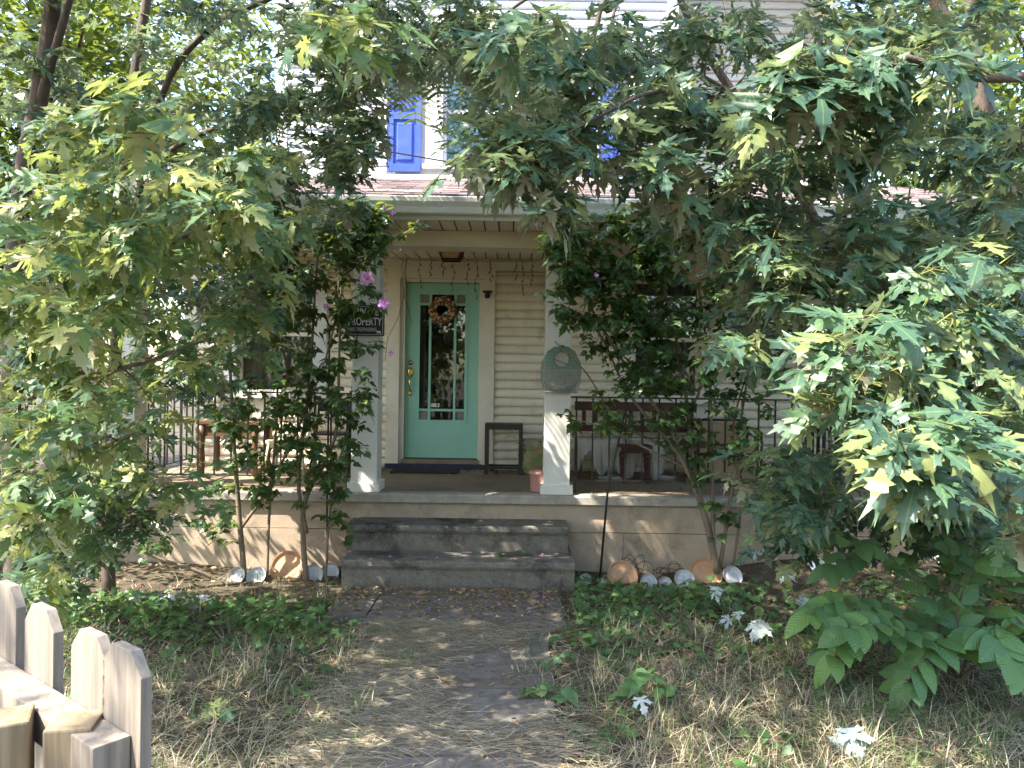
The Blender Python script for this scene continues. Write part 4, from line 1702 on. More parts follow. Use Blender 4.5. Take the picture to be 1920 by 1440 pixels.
# terracotta pot on the railing corner
q = P(256, 746, 7.3)
p = MB()
p.lathe((-3.52, 7.25, 1.5585), [(.05, 0), (.075, .10), (.082, .10), (.084, .13), (.07, .13), (.06, .08)], 20)
tag(p.build('flowerpot', 'terracotta', smooth=True, origin=(-3.52, 7.25, 1.5585)), 'terracotta flowerpot perched on the iron railing corner', 'flowerpot')

# ---- shepherd's hooks and saucers along the foundation
def rod(pts, r, label):
    p = MB()
    p.tube(pts, r, 7)
    tag(p.build('garden_stake', 'black_iron', smooth=True, origin=pts[0]), label, 'stake')
a, b_ = P(1111, 1056, 6.45), P(1166, 800, 6.62)
a = G(1111, 1062, 0)
rod([(a.x, 6.5, -.05), P(1140, 915, 6.55), b_, P(1172, 770, 6.63)], .010, 'black iron stake leaning towards the bench railing')
a = P(613, 1075, 6.6)
rod([(a.x, 6.62, -.05), P(613, 950, 6.62), P(616, 760, 6.62), P(618, 612, 6.62), P(609, 594, 6.62), P(597, 594, 6.62), P(591, 608, 6.62)], .008, "slim black shepherd's hook standing upright beside the steps")


def saucer(px, py, r_px, m, label, d=6.62, lean=68, group=None):
    lean += random.uniform(-16, 10)
    s = r_px * d / FPX
    q = P(px, py, d)
    M_ = Matrix.Rotation(R(random.uniform(-14, 14)), 4, 'Z') @ Matrix.Rotation(R(lean), 4, 'X')
    p = MB()
    p.lathe((0, 0, 0), [(s * .76, 0), (s * .80, .003), (s * .97, .028), (s, .030), (s * .985, .034), (s * .93, .030), (s * .80, .010), (s * .55, .008), (s * .52, .011), (s * .06, .011)], 30, M_)
    o = p.build('plant_saucer', m, smooth=False)
    o.location = (q.x, q.y, gz(q.x, q.y) + s * math.sin(R(lean)) * random.uniform(.35, .62))
    tag(o, label, 'saucer', group)
    return o


grp = 'saucers propped along the foundation'
saucer(540, 1088, 33, 'terracotta', 'broad terracotta saucer propped between the shrub stems and white saucers', group=grp)
saucer(587, 1098, 19, 'white_plastic', 'white saucer propped between terracotta saucer and the concrete steps', d=6.5, group=grp)
saucer(621, 1085, 18, 'white_plastic', "white saucer at the foot of the upright shepherd's hook", d=6.6, group=grp)
saucer(446, 1114, 17, 'white_plastic', 'white saucer beside the rubbish heap by the shrub stem', d=6.4, group=grp)
saucer(482, 1112, 19, 'white_plastic', 'rimmed grey-white saucer in front of the shrub stems near the rubbish', d=6.42, group=grp)
saucer(1166, 1050, 30, 'terracotta', 'terracotta saucer half hidden in ivy beside the leaning stake', group=grp)
saucer(1323, 1047, 31, 'terracotta', 'large terracotta saucer leaning at the base of the shrub', d=6.55, group=grp)
saucer(1372, 1053, 19, 'white_plastic', 'white rimmed saucer standing next to the large terracotta saucer', d=6.5, group=grp)
saucer(1283, 1060, 19, 'white_plastic', 'pale rimmed saucer touching the large terracotta saucer', d=6.5, group=grp)
for px, py, r, lab in ((1098, 1068, 11, 'small white saucer between the steps and the leaning stake'), (1130, 1068, 8, 'tiny white saucer just past the foot of the leaning stake'), (1215, 1066, 16, 'white saucer half buried in ivy below the wire edging'), (1247, 1062, 13, 'white saucer under the second wire hoop next to the pale rimmed one'),
                       (1530, 1042, 17, 'white saucer on the mound beyond the fan-shaped shrub, first of three'), (1568, 1040, 15, 'white saucer on the mound, middle one of three'), (1600, 1036, 13, 'white saucer on the mound, nearest the porch end of three')):
    saucer(px, py, r, 'white_plastic', lab, d=6.5, group='small saucers half buried in ivy')
# wire hoops
for px, py, w in ((1192, 1030, 24), (1252, 1040, 26)):
    c = P(px, py, 6.7)
    p = MB()
    s = w * 6.7 / FPX
    for k in range(-2, 2):
        hh_ = random.uniform(.10, .24) if px < 1200 else random.uniform(.07, .17)
        ww_, oo_, tt_ = random.uniform(.4, 1.1), random.uniform(-.7, .7), random.uniform(-.08, .08)
        p.tube([(c.x + oo_ * s + s * ww_ * math.cos(a) + tt_ * math.sin(a), 6.74 + .01 * k - .25 * hh_ * math.sin(a), .0 + hh_ * max(0, math.sin(a))) for a in np.linspace(0, math.pi, 12)], .0028, 5)
    p.tube([(c.x - s * 1.1, 6.71, .05), (c.x, 6.69, .08), (c.x + s * 1.2, 6.72, .04)], .0025, 5)
    tag(p.build('wire_edging', 'black_iron', origin=(c.x, 6.7, 0)), 'tall bent wire edging hoops behind the half-hidden terracotta saucer' if px < 1200 else 'low bent wire edging hoops between the terracotta saucers', 'edging', 'wire edging hoops')

# ------------------------------------------------------------------ picket fence beside the viewer
def wood_mat(name, c1, c2, c3):
    t = NT(name)
    v = t.obj()
    mp = t.n('ShaderNodeMapping')
    mp.inputs['Scale'].default_value = (34, 34, 1.5)
    t.link(v, mp.inputs[0])
    g1 = t.noise(1.0, 6, .65, mp.outputs[0])
    g2 = t.noise(7, 4, .6, v)
    col = t.ramp(g1, [(.30, c3), (.46, c2), (.60, c1)])
    col = t.mix(t.math('MULTIPLY', g2, .3), col, c1)
    blue = t.noise(4, 3, .6, v)
    col = t.mix(t.ramp(blue, [(.5, (0, 0, 0)), (.75, (.5, .5, .5))]), col, tuple(x * k for x, k in zip(c2, (.85, 1.0, 1.12))))
    t.link(col, t.b.inputs['Base Color'])
    t.b.inputs['Roughness'].default_value = .8
    t.bump(g1, .35, .004)
    MATS[name] = t.m


wood_mat('weathered_wood', (.235, .20, .165), (.165, .138, .112), (.06, .047, .036))
wood_mat('fresh_wood', (.24, .185, .115), (.165, .122, .072), (.06, .04, .022))
fence = root('picket_fence', 'weathered wooden dog-eared picket fence with short posts beside the path', 'fence', (-1.0, 1.55, 0))
FA, FE = Vector((-.917, 1.50, 0)), Vector((.79, -.61, 0)).normalized()
FN = Vector((FE.y, -FE.x, 0))      # towards the viewer's side
if FN.y > 0:
    FN = -FN
MF = Matrix((( FE.x, -FN.x, 0, FA.x), (FE.y, -FN.y, 0, FA.y), (0, 0, 1, 0), (0, 0, 0, 1)))   # x along fence, y away from viewer


def picket(s, w, z1, tilt=0.0):
    p = MB()
    h = w / 2
    c = .038
    out = [(-h, .04), (h, .04), (h, z1 - c), (h - c * .9, z1), (-h + c * .9, z1), (-h, z1 - c)]
    n = len(out)
    Mt = Matrix.Rotation(R(tilt), 4, 'Y')
    vs = [Mt @ Vector((x, y, z)) for y in (0, .019) for x, z in out]
    fs = [tuple(range(n)), tuple(range(2 * n - 1, n - 1, -1))] + [(k, (k + 1) % n, n + (k + 1) % n, n + k) for k in range(n)]
    p.add(vs, fs)
    o = p.build('picket', 'weathered_wood', None, bevel=.0012)
    o.parent = fence
    o.matrix_local = Matrix.Translation(-Vector(fence['_w'])) @ MF @ Matrix.Translation((s, 0, 0))
    return o


for s, z, tl in ((-.76, 1.255, .3), (-.57, 1.26, -.4), (-.38, 1.252, .2), (-.192, 1.262, .3), (0.0, 1.248, -.3), (.198, 1.243, .4), (.335, 1.245, -.2)):
    picket(s, .135, z, tl)


def fence_bar(nm, m, x0, x1, y0, y1, z0, z1, bev=.003):
    p = MB()
    p.box(x0, x1, y0, y1, z0, z1)
    o = p.build(nm, m, None, bevel=bev)
    o.parent = fence
    o.matrix_local = Matrix.Translation(-Vector(fence['_w'])) @ MF
    return o


fence_bar('rail', 'weathered_wood', -.95, .37, -.062, -.001, 1.050, 1.108)
fence_bar('rail', 'weathered_wood', -.95, .40, -.040, -.001, .30, .39)


def post(cx, cy, w, z1, rot, m):
    p = MB()
    h = w / 2
    p.box(-h, h, -h, h, -.1, z1)
    o = p.build('post', m, None, bevel=.004)
    o.parent = fence
    o.location = Vector((cx, cy, 0)) - Vector(fence['_w'])
    o.rotation_euler = (R(.4), R(-.3), R(rot))


post(-.735, 1.318, .075, 1.116, 12, 'fresh_wood')
q = P(30, 1297, 1.36)
post(q.x + .012, 1.325, .080, 1.118, 26, 'fresh_wood')

# ------------------------------------------------------------------ maples
def limb(*pts):
    return [(*P(a, b, c), r) for a, b, c, r in pts]


def up_limb(p0, r0, *rest):
    return [(*p0, r0)] + [(*a, r) for a, r in rest]


GRP = 'silver maples crowding the front yard'
# left maple: two leaning stems
b0 = G(42, 1185, 0)
mA = root('maple_tree', 'slender silver maple with leaning brown trunk and yellowing leaves beside the picket fence', 'tree', (b0.x, b0.y, 0), GRP)
D0 = b0.y
limbsA = [
    limb((38, 1200, D0, .085), (28, 960, D0, .075), (25, 600, D0 - .05, .066), (42, 350, D0 - .1, .058), (72, 190, D0 - .1, .055), (100, 0, D0 - .15, .048), (120, -300, D0 - .3, .04), (150, -700, D0 - .5, .028), (200, -1050, D0 - .8, .012)),
    limb((66, 215, D0 - .1, .03), (105, 90, D0 - .2, .026), (150, -60, D0 - .3, .02), (260, -350, D0 - .5, .012)),
    limb((25, 620, D0, .03), (130, 560, D0 - .8, .022), (280, 470, 3.4, .014), (470, 400, 3.2, .007)),
    limb((26, 720, D0, .028), (110, 700, D0 - 1.0, .018), (230, 690, 3.3, .010), (380, 640, 3.4, .005)),
    limb((28, 900, D0, .025), (150, 850, D0 - .9, .016), (330, 790, 3.9, .008)),
    limb((60, 240, D0, .028), (180, 250, D0 - 1.3, .018), (330, 330, 3.0, .011), (430, 365, 2.9, .006)),
    limb((110, -100, D0 - .2, .03), (330, -260, 4.2, .02), (640, -330, 3.6, .012), (800, -300, 3.4, .006)),
    limb((130, -400, D0 - .3, .03), (-200, -600, 4.0, .018), (-500, -800, 3.4, .008)),
]
cA = blobs([
    (110, 520, 160, 130, 2.5, 3.6, 34), (300, 420, 230, 110, 2.6, 4.0, 46), (70, 700, 120, 150, 2.7, 3.8, 28), (190, 810, 170, 120, 3.4, 4.6, 30),
    (470, 370, 170, 110, 3.0, 4.6, 40), (250, 225, 45, 40, 1.95, 2.1, 3), (90, 960, 110, 90, 3.0, 4.2, 18), (140, 330, 160, 110, 2.9, 4.4, 26), (360, 640, 160, 90, 3.6, 4.8, 20), (380, 930, 60, 50, 3.8, 4.6, 3),
    (60, 1090, 70, 60, 3.2, 4.2, 7), (470, 560, 60, 50, 3.3, 4.2, 5),
    (680, 40, 70, 45, 2.1, 2.6, 4), (610, 80, 14, 40, 2.0, 2.1, 1),
])
ends = grow(mA, limbsA, cA, names=['trunk', 'stem'])
LA = cull(*spray(ends, (6, 10), (.08, .15), droop=.4, facing=.2))
put_leaves(mA, 'maple', 'yellowing_leaf', *LA)

# second, thinner maple behind it
b1 = G(215, 1120, 0)
mB = root('maple_tree', 'thin dark-stemmed silver maple arching up between the leaning maple and the porch', 'tree', (b1.x, b1.y, 0), GRP)
D1 = b1.y
limbsB = [
    limb((205, 1125, D1, .05), (200, 900, D1, .045), (225, 550, D1, .042), (240, 250, D1, .04), (262, 80, D1, .036), (285, -80, D1, .033), (300, -400, D1 - .2, .026), (320, -800, D1 - .5, .015)),
    limb((225, 560, D1, .03), (300, 190, D1 - .3, .024), (400, 50, D1 - .5, .022), (520, -10, D1 - .6, .018), (700, -120, D1 - .9, .01)),
    limb((240, 330, D1, .022), (380, 250, D1 - .4, .018), (560, 190, D1 - .5, .014), (720, 120, D1 - .6, .008)),
    limb((300, -300, D1, .024), (60, -420, D1 - .5, .016), (-250, -600, 4.2, .008)),
    limb((300, -380, D1 - .2, .022), (600, -520, 4.6, .014), (900, -560, 4.2, .007)),
    limb((205, 1000, D1, .02), (165, 930, D1 - .2, .014), (150, 800, D1 - .3, .009)),
]
cB = blobs([
    (180, 110, 240, 150, 4.6, 6.4, 44), (470, 120, 220, 130, 4.4, 6.2, 56), (570, 270, 150, 110, 4.4, 5.8, 64), (560, 400, 130, 60, 4.6, 5.8, 30), (420, 560, 130, 90, 4.8, 5.8, 30), (350, 760, 160, 90, 4.8, 5.7, 34), (90, 1010, 130, 110, 3.9, 5.0, 56), (180, 930, 110, 70, 4.4, 5.4, 20), (330, 300, 220, 120, 4.6, 6.2, 46), (150, 600, 160, 150, 4.4, 5.8, 34), (170, 850, 150, 110, 4.4, 5.6, 28),
    (640, 150, 90, 140, 4.2, 5.6, 26), (300, 560, 150, 110, 4.8, 5.8, 24), (240, 980, 110, 70, 4.6, 5.6, 12), (420, 480, 110, 80, 4.8, 5.8, 14), (860, 40, 190, 60, 3.8, 5.6, 60), (650, 220, 75, 110, 4.2, 5.4, 44), (800, 110, 110, 40, 4.0, 5.4, 16), (640, 60, 110, 80, 3.6, 5.2, 26), (60, 250, 90, 200, 4.6, 6, 24),
])
ends = grow(mB, limbsB, cB, names=['trunk', 'stem'])
LB = cull(*spray(ends, (6, 11), (.075, .135), droop=.2))
put_leaves(mB, 'maple', 'maple_leaf', *LB)

# right maple: trunk at the right edge, long limb crossing towards the house roof
b2 = G(1868, 1130, 0)
mC = root('maple_tree', 'silver maple with long bare brown limb and fresh green leaves beside the walnut sapling', 'tree', (b2.x, b2.y, 0), GRP)
D2 = b2.y
limbsC = [
    limb((1890, 1150, D2, .075), (1850, 960, D2, .07), (1760, 700, D2 - .2, .055), (1650, 555, D2 - .6, .045), (1560, 470, D2 - .8, .040), (1500, 360, D2 - .9, .036), (1440, 270, D2 - .9, .033), (1385, 190, D2 - .9, .030), (1320, 90, D2 - .9, .026), (1280, 10, D2 - .9, .022), (1230, -120, D2 - .9, .016), (1150, -350, D2 - 1, .008)),
    limb((1850, 980, D2, .06), (1880, 700, D2, .055), (1850, 300, D2 - .1, .05), (1820, 0, D2 - .1, .046), (1800, -400, D2 - .3, .036), (1760, -800, D2 - .6, .02)),
    limb((1380, 180, D2 - .9, .022), (1300, 135, D2 - 1.1, .018), (1235, 100, D2 - 1.3, .014)),
    limb((1380, 190, D2 - .9, .014), (1250, 170, 3.3, .010), (1130, 215, 3.1, .007), (960, 310, 3.0, .004)),
    limb((1990, 140, 2.75, .02), (1860, 146, 2.7, .017), (1780, 135, 2.7, .014), (1735, 118, 2.7, .0125), (1700, 107, 2.7, .012)),
    limb((1780, 132, 2.7, .008), (1640, 118, 2.75, .006), (1500, 110, 2.8, .004)),
    limb((1850, 400, D2, .03), (1920, 250, 3.4, .024), (1990, 140, 2.75, .02)),
    limb((1650, 560, D2 - .6, .02), (1600, 640, 3.4, .012), (1560, 700, 2.9, .006)),
    limb((1880, 750, D2, .025), (1900, 800, 3.2, .016), (1860, 820, 2.5, .008)),
    limb((1820, -200, D2, .03), (1500, -350, 3.8, .018), (1100, -380, 3.4, .008)),
    limb((1850, 960, D2, .03), (1700, 940, 4.0, .012), (1500, 950, 4.1, .006)),
]
cC = blobs([
    (1640, 130, 230, 75, 2.6, 3.0, 26), (1500, 240, 200, 90, 2.7, 3.6, 34), (1120, 240, 200, 90, 2.9, 3.9, 34), (900, 300, 120, 45, 2.9, 3.4, 9), (1010, 360, 110, 60, 2.9, 3.4, 8),
    (1500, 420, 210, 120, 3.0, 4.2, 66), (1760, 360, 180, 160, 2.8, 4.4, 52), (1620, 560, 170, 80, 2.8, 3.8, 30), (1800, 560, 140, 130, 2.3, 3.4, 26), (1640, 720, 130, 60, 2.6, 3.2, 14), (1780, 830, 150, 110, 2.05, 2.6, 22), (1700, 640, 150, 80, 2.2, 2.7, 16),
    (1560, 790, 60, 30, 2.6, 3.0, 3), (1490, 950, 110, 40, 3.7, 4.6, 14), (1740, 930, 160, 50, 4.0, 4.8, 20), (1900, 1010, 25, 40, 2.3, 2.6, 2), (1330, 60, 230, 70, 3.6, 5.0, 40), (1240, 330, 90, 70, 3.0, 3.8, 12), (1340, 640, 60, 25, 3.0, 3.4, 4),
    (1700, 30, 220, 60, 3.4, 4.8, 36), (1180, 150, 170, 110, 3.2, 4.6, 40), (1000, 280, 150, 70, 2.9, 3.8, 34), (940, 90, 130, 70, 3.2, 4.6, 24), (1330, 260, 130, 110, 3.2, 4.4, 34), (1450, 880, 90, 50, 3.8, 4.8, 16), (1640, 930, 210, 80, 4.4, 5.3, 48), (1780, 1030, 170, 80, 4.6, 5.3, 40), (1480, 1020, 80, 45, 4.6, 5.3, 14), (1600, 820, 140, 70, 3.6, 4.8, 24), (1500, 560, 150, 80, 3.4, 4.6, 26), (1420, 660, 80, 50, 3.6, 4.6, 10), (1890, 900, 50, 120, 3.6, 4.4, 16), (1830, 700, 100, 80, 2.6, 3.6, 14), (1340, 400, 110, 70, 3.4, 4.2, 14), (1690, 470, 220, 120, 3.6, 5.0, 36), (1000, 80, 130, 60, 2.7, 3.6, 12), (1850, 480, 80, 300, 3.4, 5.0, 40), (1890, 450, 50, 200, 2.8, 3.8, 22),
])
ends = grow(mC, limbsC, cC, names=['trunk', 'stem'])
near_ = [e for e in ends if e[0][1] < 2.75]
far_ = [e for e in ends if e[0][1] >= 2.75]
LC = tuple(np.concatenate(q) for q in zip(cull(*spray(near_, (5, 9), (.105, .165), droop=.4, facing=.3)), cull(*spray(far_, (5, 9), (.09, .16), droop=.32, facing=.15))))
put_leaves(mC, 'maple', 'maple_leaf', *LC)
# sawn end of the near limb
q = P(1700, 107, 2.7)
p = MB()
p.tube([q, q + Vector((-.0015, 0, .0005))], .0125, 10)
p.build('sawn_end', 'wicker', mC)


# crowns above the picture: they shade the yard and let flecks of sun through
def crown(rt, centre, rad, n, size=(.10, .15), shape='maple_lo', m='canopy_leaf', ymax=None, holes=0, seed_clumps=60):
    c = np.array(centre)
    rad = np.array(rad)
    cl = c + sphere_pts(seed_clumps) * rad * (RNG.uniform(.15, 1, seed_clumps) ** .45)[:, None]
    k = RNG.integers(0, seed_clumps, n)
    pos = cl[k] + RNG.normal(size=(n, 3)) * rad * .16
    if ymax is not None:
        pos = pos[pos[:, 1] < ymax]
    n = len(pos)
    out = pos - c
    fwd = np.stack([RNG.normal(0, 1, n), RNG.normal(0, 1, n), RNG.normal(-.4, .4, n)], 1) + out * .3
    upv = np.stack([RNG.normal(0, .4, n), RNG.normal(0, .4, n), np.ones(n)], 1)
    return pos, fwd, upv, RNG.uniform(*size, n), RNG.uniform(0, 1, n), cl


def crown_mass(rt, name, shape, m, pos, fwd, upv, size, tint):
    me = scatter_mesh(name, shape, pos - np.array(rt['_w']), fwd, upv, size, tint)
    o = link_mesh(name, me, m, rt)
    o['kind'] = 'stuff'


def above_frame(pos, *arrs):
    keep = []
    for p in pos:
        q = to_px(p)
        keep.append(q is None or q[1] < -25 or q[0] < -60 or q[0] > 1980)
    k = np.array(keep)
    return (pos[k],) + tuple(a[k] for a in arrs)


for rt, ce, ra, n in ((mA, (-3.6, 3.0, 5.2), (2.6, 1.9, 1.6), 2900), (mB, (-2.6, 3.6, 6.4), (2.8, 1.6, 1.7), 2900), (mC, (1.2, 3.4, 5.0), (2.4, 1.7, 1.5), 2500), (mA, (-3.0, .55, 4.3), (1.0, .7, .5), 170)):
    c = crown(rt, ce, ra, n, ymax=4.9)
    crown_mass(rt, 'crown', 'maple_lo', 'canopy_leaf', *above_frame(*c[:5]))

# ------------------------------------------------------------------ rose of Sharon shrubs
def shrub(rt, limbs, spec, n=(7, 13), size=(.05, .10), names=None, extra=()):
    ends = grow(rt, limbs, blobs(spec), m_bark='shrub_bark', m_twig='shrub_bark', twig_r=.0045, arch=.05)
    S = spray(ends, n, size, pet=.3, droop=.25, spread=.16, facing=.1)
    keep = np.array([not any(x0 < q[0] < x1 and y0 < q[1] < y1 for x0, y0, x1, y1 in extra) for q in (to_px(p) for p in S[0])])
    S = tuple(a[keep] for a in S)
    put_leaves(rt, 'hib', 'hibiscus_leaf', *S)


def flower_mesh(open_=1.0):
    p = MB()
    for k in range(5):
        a = 2 * math.pi * k / 5
        ca, sa = math.cos(a), math.sin(a)
        def pt(r, w, z):
            return (r * ca - w * sa, r * sa + w * ca, z)
        q = [pt(.10, -.04, -.02), pt(.10, .04, -.02), pt(.55, -.36, .10 + .5 * (1 - open_)), pt(.55, .36, .13 + .5 * (1 - open_)), pt(.98, -.22, .06 + .9 * (1 - open_)), pt(.98, .22, .09 + .9 * (1 - open_)), pt(1.0, 0, .02 + .9 * (1 - open_))]
        if open_ < .8:
            q = [(x * (.25 + .75 * open_), y * (.25 + .75 * open_), z * 1.4) for x, y, z in q]
        p.add(q, [(0, 1, 3, 2), (2, 3, 5, 4), (4, 5, 6)])
    me = bpy.data.meshes.new('flower')
    me.from_pydata(p.v, [], p.f)
    me.materials.append(MATS['petal'])
    k0 = len(p.v)
    return me


mat('flower_eye', (.45, .04, .16), (.35, .03, .12), scale=10, rough=.6)
mat('stamen', (.75, .68, .35), (.6, .5, .2), scale=10, rough=.7)
FL_OPEN, FL_HALF, FL_BUD = flower_mesh(1.0), flower_mesh(.6), flower_mesh(.25)
eye = MB()
eye.lathe((0, 0, .03), [(.26, .035), (.15, .01), (.05, .0)], 10)
eye_me = bpy.data.meshes.new('flower_eye')
eye_me.from_pydata(eye.v, [], eye.f)
eye_me.materials.append(MATS['flower_eye'])
stm = MB()
stm.lathe((0, 0, .03), [(.03, 0), (.06, .12), (.08, .3), (.03, .38)], 7)
stm_me = bpy.data.meshes.new('stamen')
stm_me.from_pydata(stm.v, [], stm.f)
stm_me.materials.append(MATS['stamen'])


def flowers(rt, spec):
    for px, py, d, r_px, kind in spec:
        q = P(px, py, d)
        s = r_px * d / FPX
        me = (FL_OPEN, FL_HALF, FL_BUD)[kind]
        o = bpy.data.objects.new('flower', me)
        COL.objects.link(o)
        o.parent = rt
        o.location = q - Vector(rt['_w'])
        if kind == 0:
            o.rotation_euler = (R(82 + random.uniform(-12, 12)), R(random.uniform(0, 70)), R(random.uniform(-15, 15)))
        else:
            o.rotation_euler = (R(random.uniform(20, 100)), R(random.uniform(0, 90)), R(random.uniform(-60, 60)))
        o.scale = (s, s, s)
        for nm, mm in (('flower_eye', eye_me), ('stamen', stm_me)) if kind == 0 else ():
            e = bpy.data.objects.new(nm, mm)
            COL.objects.link(e)
            e.parent = o


b3 = P(530, 1090, 6.5)
sL = root('rose_of_sharon', 'tall multi-stemmed rose of Sharon with pink flowers beside the warning sign', 'shrub', (b3.x, 6.5, 0), 'rose of Sharon shrubs by the porch')
dS = 6.45
limbsSL = [
    limb((460, 1118, dS, .026), (455, 1040, dS, .024), (450, 985, dS, .022), (437, 800, dS - .05, .016), (432, 640, dS - .1, .012), (450, 500, dS - .15, .006)),
    limb((456, 1118, dS + .03, .02), (380, 1075, dS - .1, .016), (300, 1048, dS - .2, .012), (235, 1020, dS - .3, .006)),
    limb((500, 1105, dS, .013), (505, 960, dS, .012), (520, 760, dS, .010), (518, 560, dS - .1, .007), (530, 430, dS - .2, .004)),
    limb((575, 1095, dS, .024), (568, 1000, dS, .022), (575, 930, dS, .02), (628, 820, dS - .05, .014), (636, 660, dS - .1, .010), (645, 500, dS - .2, .006), (690, 410, dS - .25, .004)),
    limb((575, 1000, dS, .018), (560, 900, dS, .016), (580, 720, dS, .013), (590, 560, dS - .1, .009), (600, 420, dS - .15, .005)),
    limb((452, 990, dS, .016), (500, 920, dS, .013), (560, 800, dS, .010), (620, 640, dS - .1, .007), (640, 480, dS - .2, .004)),
    limb((610, 1090, dS, .010), (620, 950, dS, .009), (645, 830, dS, .007), (676, 745, dS - .1, .004)),
    limb((640, 520, dS - .1, .010), (720, 460, dS - .25, .007), (780, 425, dS - .35, .004)),
]
shrub(sL, limbsSL, [
    (560, 470, 170, 75, 5.9, 6.6, 210), (670, 430, 70, 60, 5.9, 6.5, 80), (690, 570, 45, 28, 5.95, 6.3, 18), (470, 560, 90, 90, 6.1, 6.6, 60), (560, 620, 120, 90, 6.1, 6.6, 84), (590, 780, 110, 110, 6.1, 6.6, 100), (480, 820, 80, 110, 6.1, 6.6, 60), (560, 920, 100, 50, 6.1, 6.6, 34), (400, 960, 60, 60, 6.2, 6.6, 14), (420, 740, 50, 100, 6.1, 6.6, 14),
    (770, 430, 30, 20, 6.0, 6.2, 5), (680, 720, 30, 40, 6.0, 6.3, 6), (640, 1000, 30, 40, 6.1, 6.5, 5), (300, 1000, 60, 50, 6.0, 6.5, 8), (690, 640, 35, 16, 6.0, 6.2, 4), (360, 640, 60, 160, 6.2, 6.6, 30), (660, 860, 30, 50, 6.1, 6.4, 7),
], extra=((655, 596, 735, 640), (722, 445, 1000, 900), (765, 430, 830, 480), (740, 640, 800, 720)))
flowers(sL, [(688, 522, 5.95, 14, 0), (720, 569, 5.95, 12, 0), (676, 441, 6.0, 8, 1), (653, 431, 6.0, 7, 1), (738, 400, 5.95, 9, 1), (718, 390, 5.95, 8, 1), (735, 663, 5.95, 9, 1), (714, 530, 5.95, 7, 2), (718, 548, 5.95, 8, 2), (420, 522, 6.0, 8, 1), (474, 524, 6.0, 7, 1), (574, 523, 6.0, 7, 1), (594, 553, 6.0, 7, 2), (608, 575, 6.0, 8, 1), (502, 535, 6.0, 6, 2), (824, 388, 5.9, 6, 1), (749, 471, 5.95, 5, 2), (682, 370, 5.95, 6, 2)])

b4 = P(1335, 1050, 6.5)
sR = root('rose_of_sharon', 'fan-shaped rose of Sharon with bare lower stems before the bench railing', 'shrub', (b4.x, 6.5, 0), 'rose of Sharon shrubs by the porch')
dS = 6.5
limbsSR = [
    limb((1345, 1075, dS, .03), (1325, 980, dS, .028), (1290, 880, dS, .022), (1240, 780, dS, .016), (1150, 650, dS - .1, .011), (1080, 520, dS - .2, .007), (1050, 420, dS - .25, .004)),
    limb((1345, 1075, dS + .02, .026), (1318, 960, dS, .022), (1270, 850, dS - .05, .016), (1180, 740, dS - .1, .011), (1120, 620, dS - .15, .008), (1060, 590, dS - .25, .004)),
    limb((1330, 1000, dS, .022), (1300, 860, dS, .018), (1280, 700, dS, .014), (1250, 560, dS - .1, .009), (1200, 420, dS - .2, .005)),
    limb((1338, 1040, dS, .02), (1335, 880, dS, .016), (1330, 700, dS, .012), (1310, 540, dS - .1, .007)),
    limb((1350, 1065, dS + .03, .02), (1375, 900, dS, .014), (1400, 720, dS, .010), (1440, 560, dS - .1, .006)),
    limb((1375, 1060, dS, .014), (1390, 930, dS, .011), (1375, 800, dS, .009), (1420, 640, dS, .006)),
    limb((1290, 880, dS, .014), (1210, 840, dS - .1, .010), (1130, 800, dS - .15, .006), (1062, 785, dS - .2, .004)),
    limb((1270, 850, dS, .014), (1160, 790, dS - .05, .010), (1100, 700, dS - .1, .007), (1040, 640, dS - .2, .004)),
    limb((1280, 700, dS, .010), (1180, 560, dS - .1, .008), (1120, 440, dS - .2, .005)),
    limb((1300, 760, dS, .010), (1360, 620, dS - .05, .007), (1390, 480, dS - .15, .004)),
]
shrub(sR, limbsSR, [
    (1150, 460, 140, 75, 5.95, 6.6, 230), (1120, 560, 90, 60, 6.0, 6.5, 80), (1260, 540, 140, 80, 6.1, 6.6, 110), (1180, 630, 100, 60, 6.1, 6.5, 60), (1290, 650, 130, 70, 6.1, 6.6, 80), (1220, 740, 110, 60, 6.1, 6.6, 62), (1330, 780, 90, 90, 6.1, 6.6, 44), (1400, 560, 90, 80, 6.1, 6.6, 56), (1420, 700, 90, 80, 6.1, 6.6, 22), (1110, 795, 50, 16, 6.1, 6.4, 6), (1440, 830, 70, 70, 6.2, 6.6, 18), (1330, 850, 60, 60, 6.2, 6.6, 10), (1060, 480, 50, 70, 6.0, 6.4, 42), (1360, 960, 30, 60, 6.2, 6.5, 8), (1400, 430, 120, 60, 6.2, 6.6, 24),
    (1050, 590, 25, 30, 6.0, 6.3, 5), (1220, 400, 100, 30, 6.0, 6.5, 22), (1500, 640, 80, 120, 6.2, 6.7, 24),
], extra=((900, 400, 990, 1000), (1015, 640, 1075, 720), (1000, 800, 1070, 960)))
flowers(sR, [(1116, 517, 5.95, 7, 1), (1160, 710, 6.0, 6, 2), (1135, 300, 5.9, 7, 1), (1040, 345, 5.9, 6, 1), (1004, 420, 5.95, 6, 1), (1026, 420, 5.95, 5, 2), (1018, 398, 5.95, 5, 2), (1260, 475, 6.0, 5, 2), (1136, 314, 5.95, 7, 1), (1335, 228, 5.9, 8, 1), (1025, 455, 6.0, 5, 2), (1065, 390, 5.95, 5, 2)])

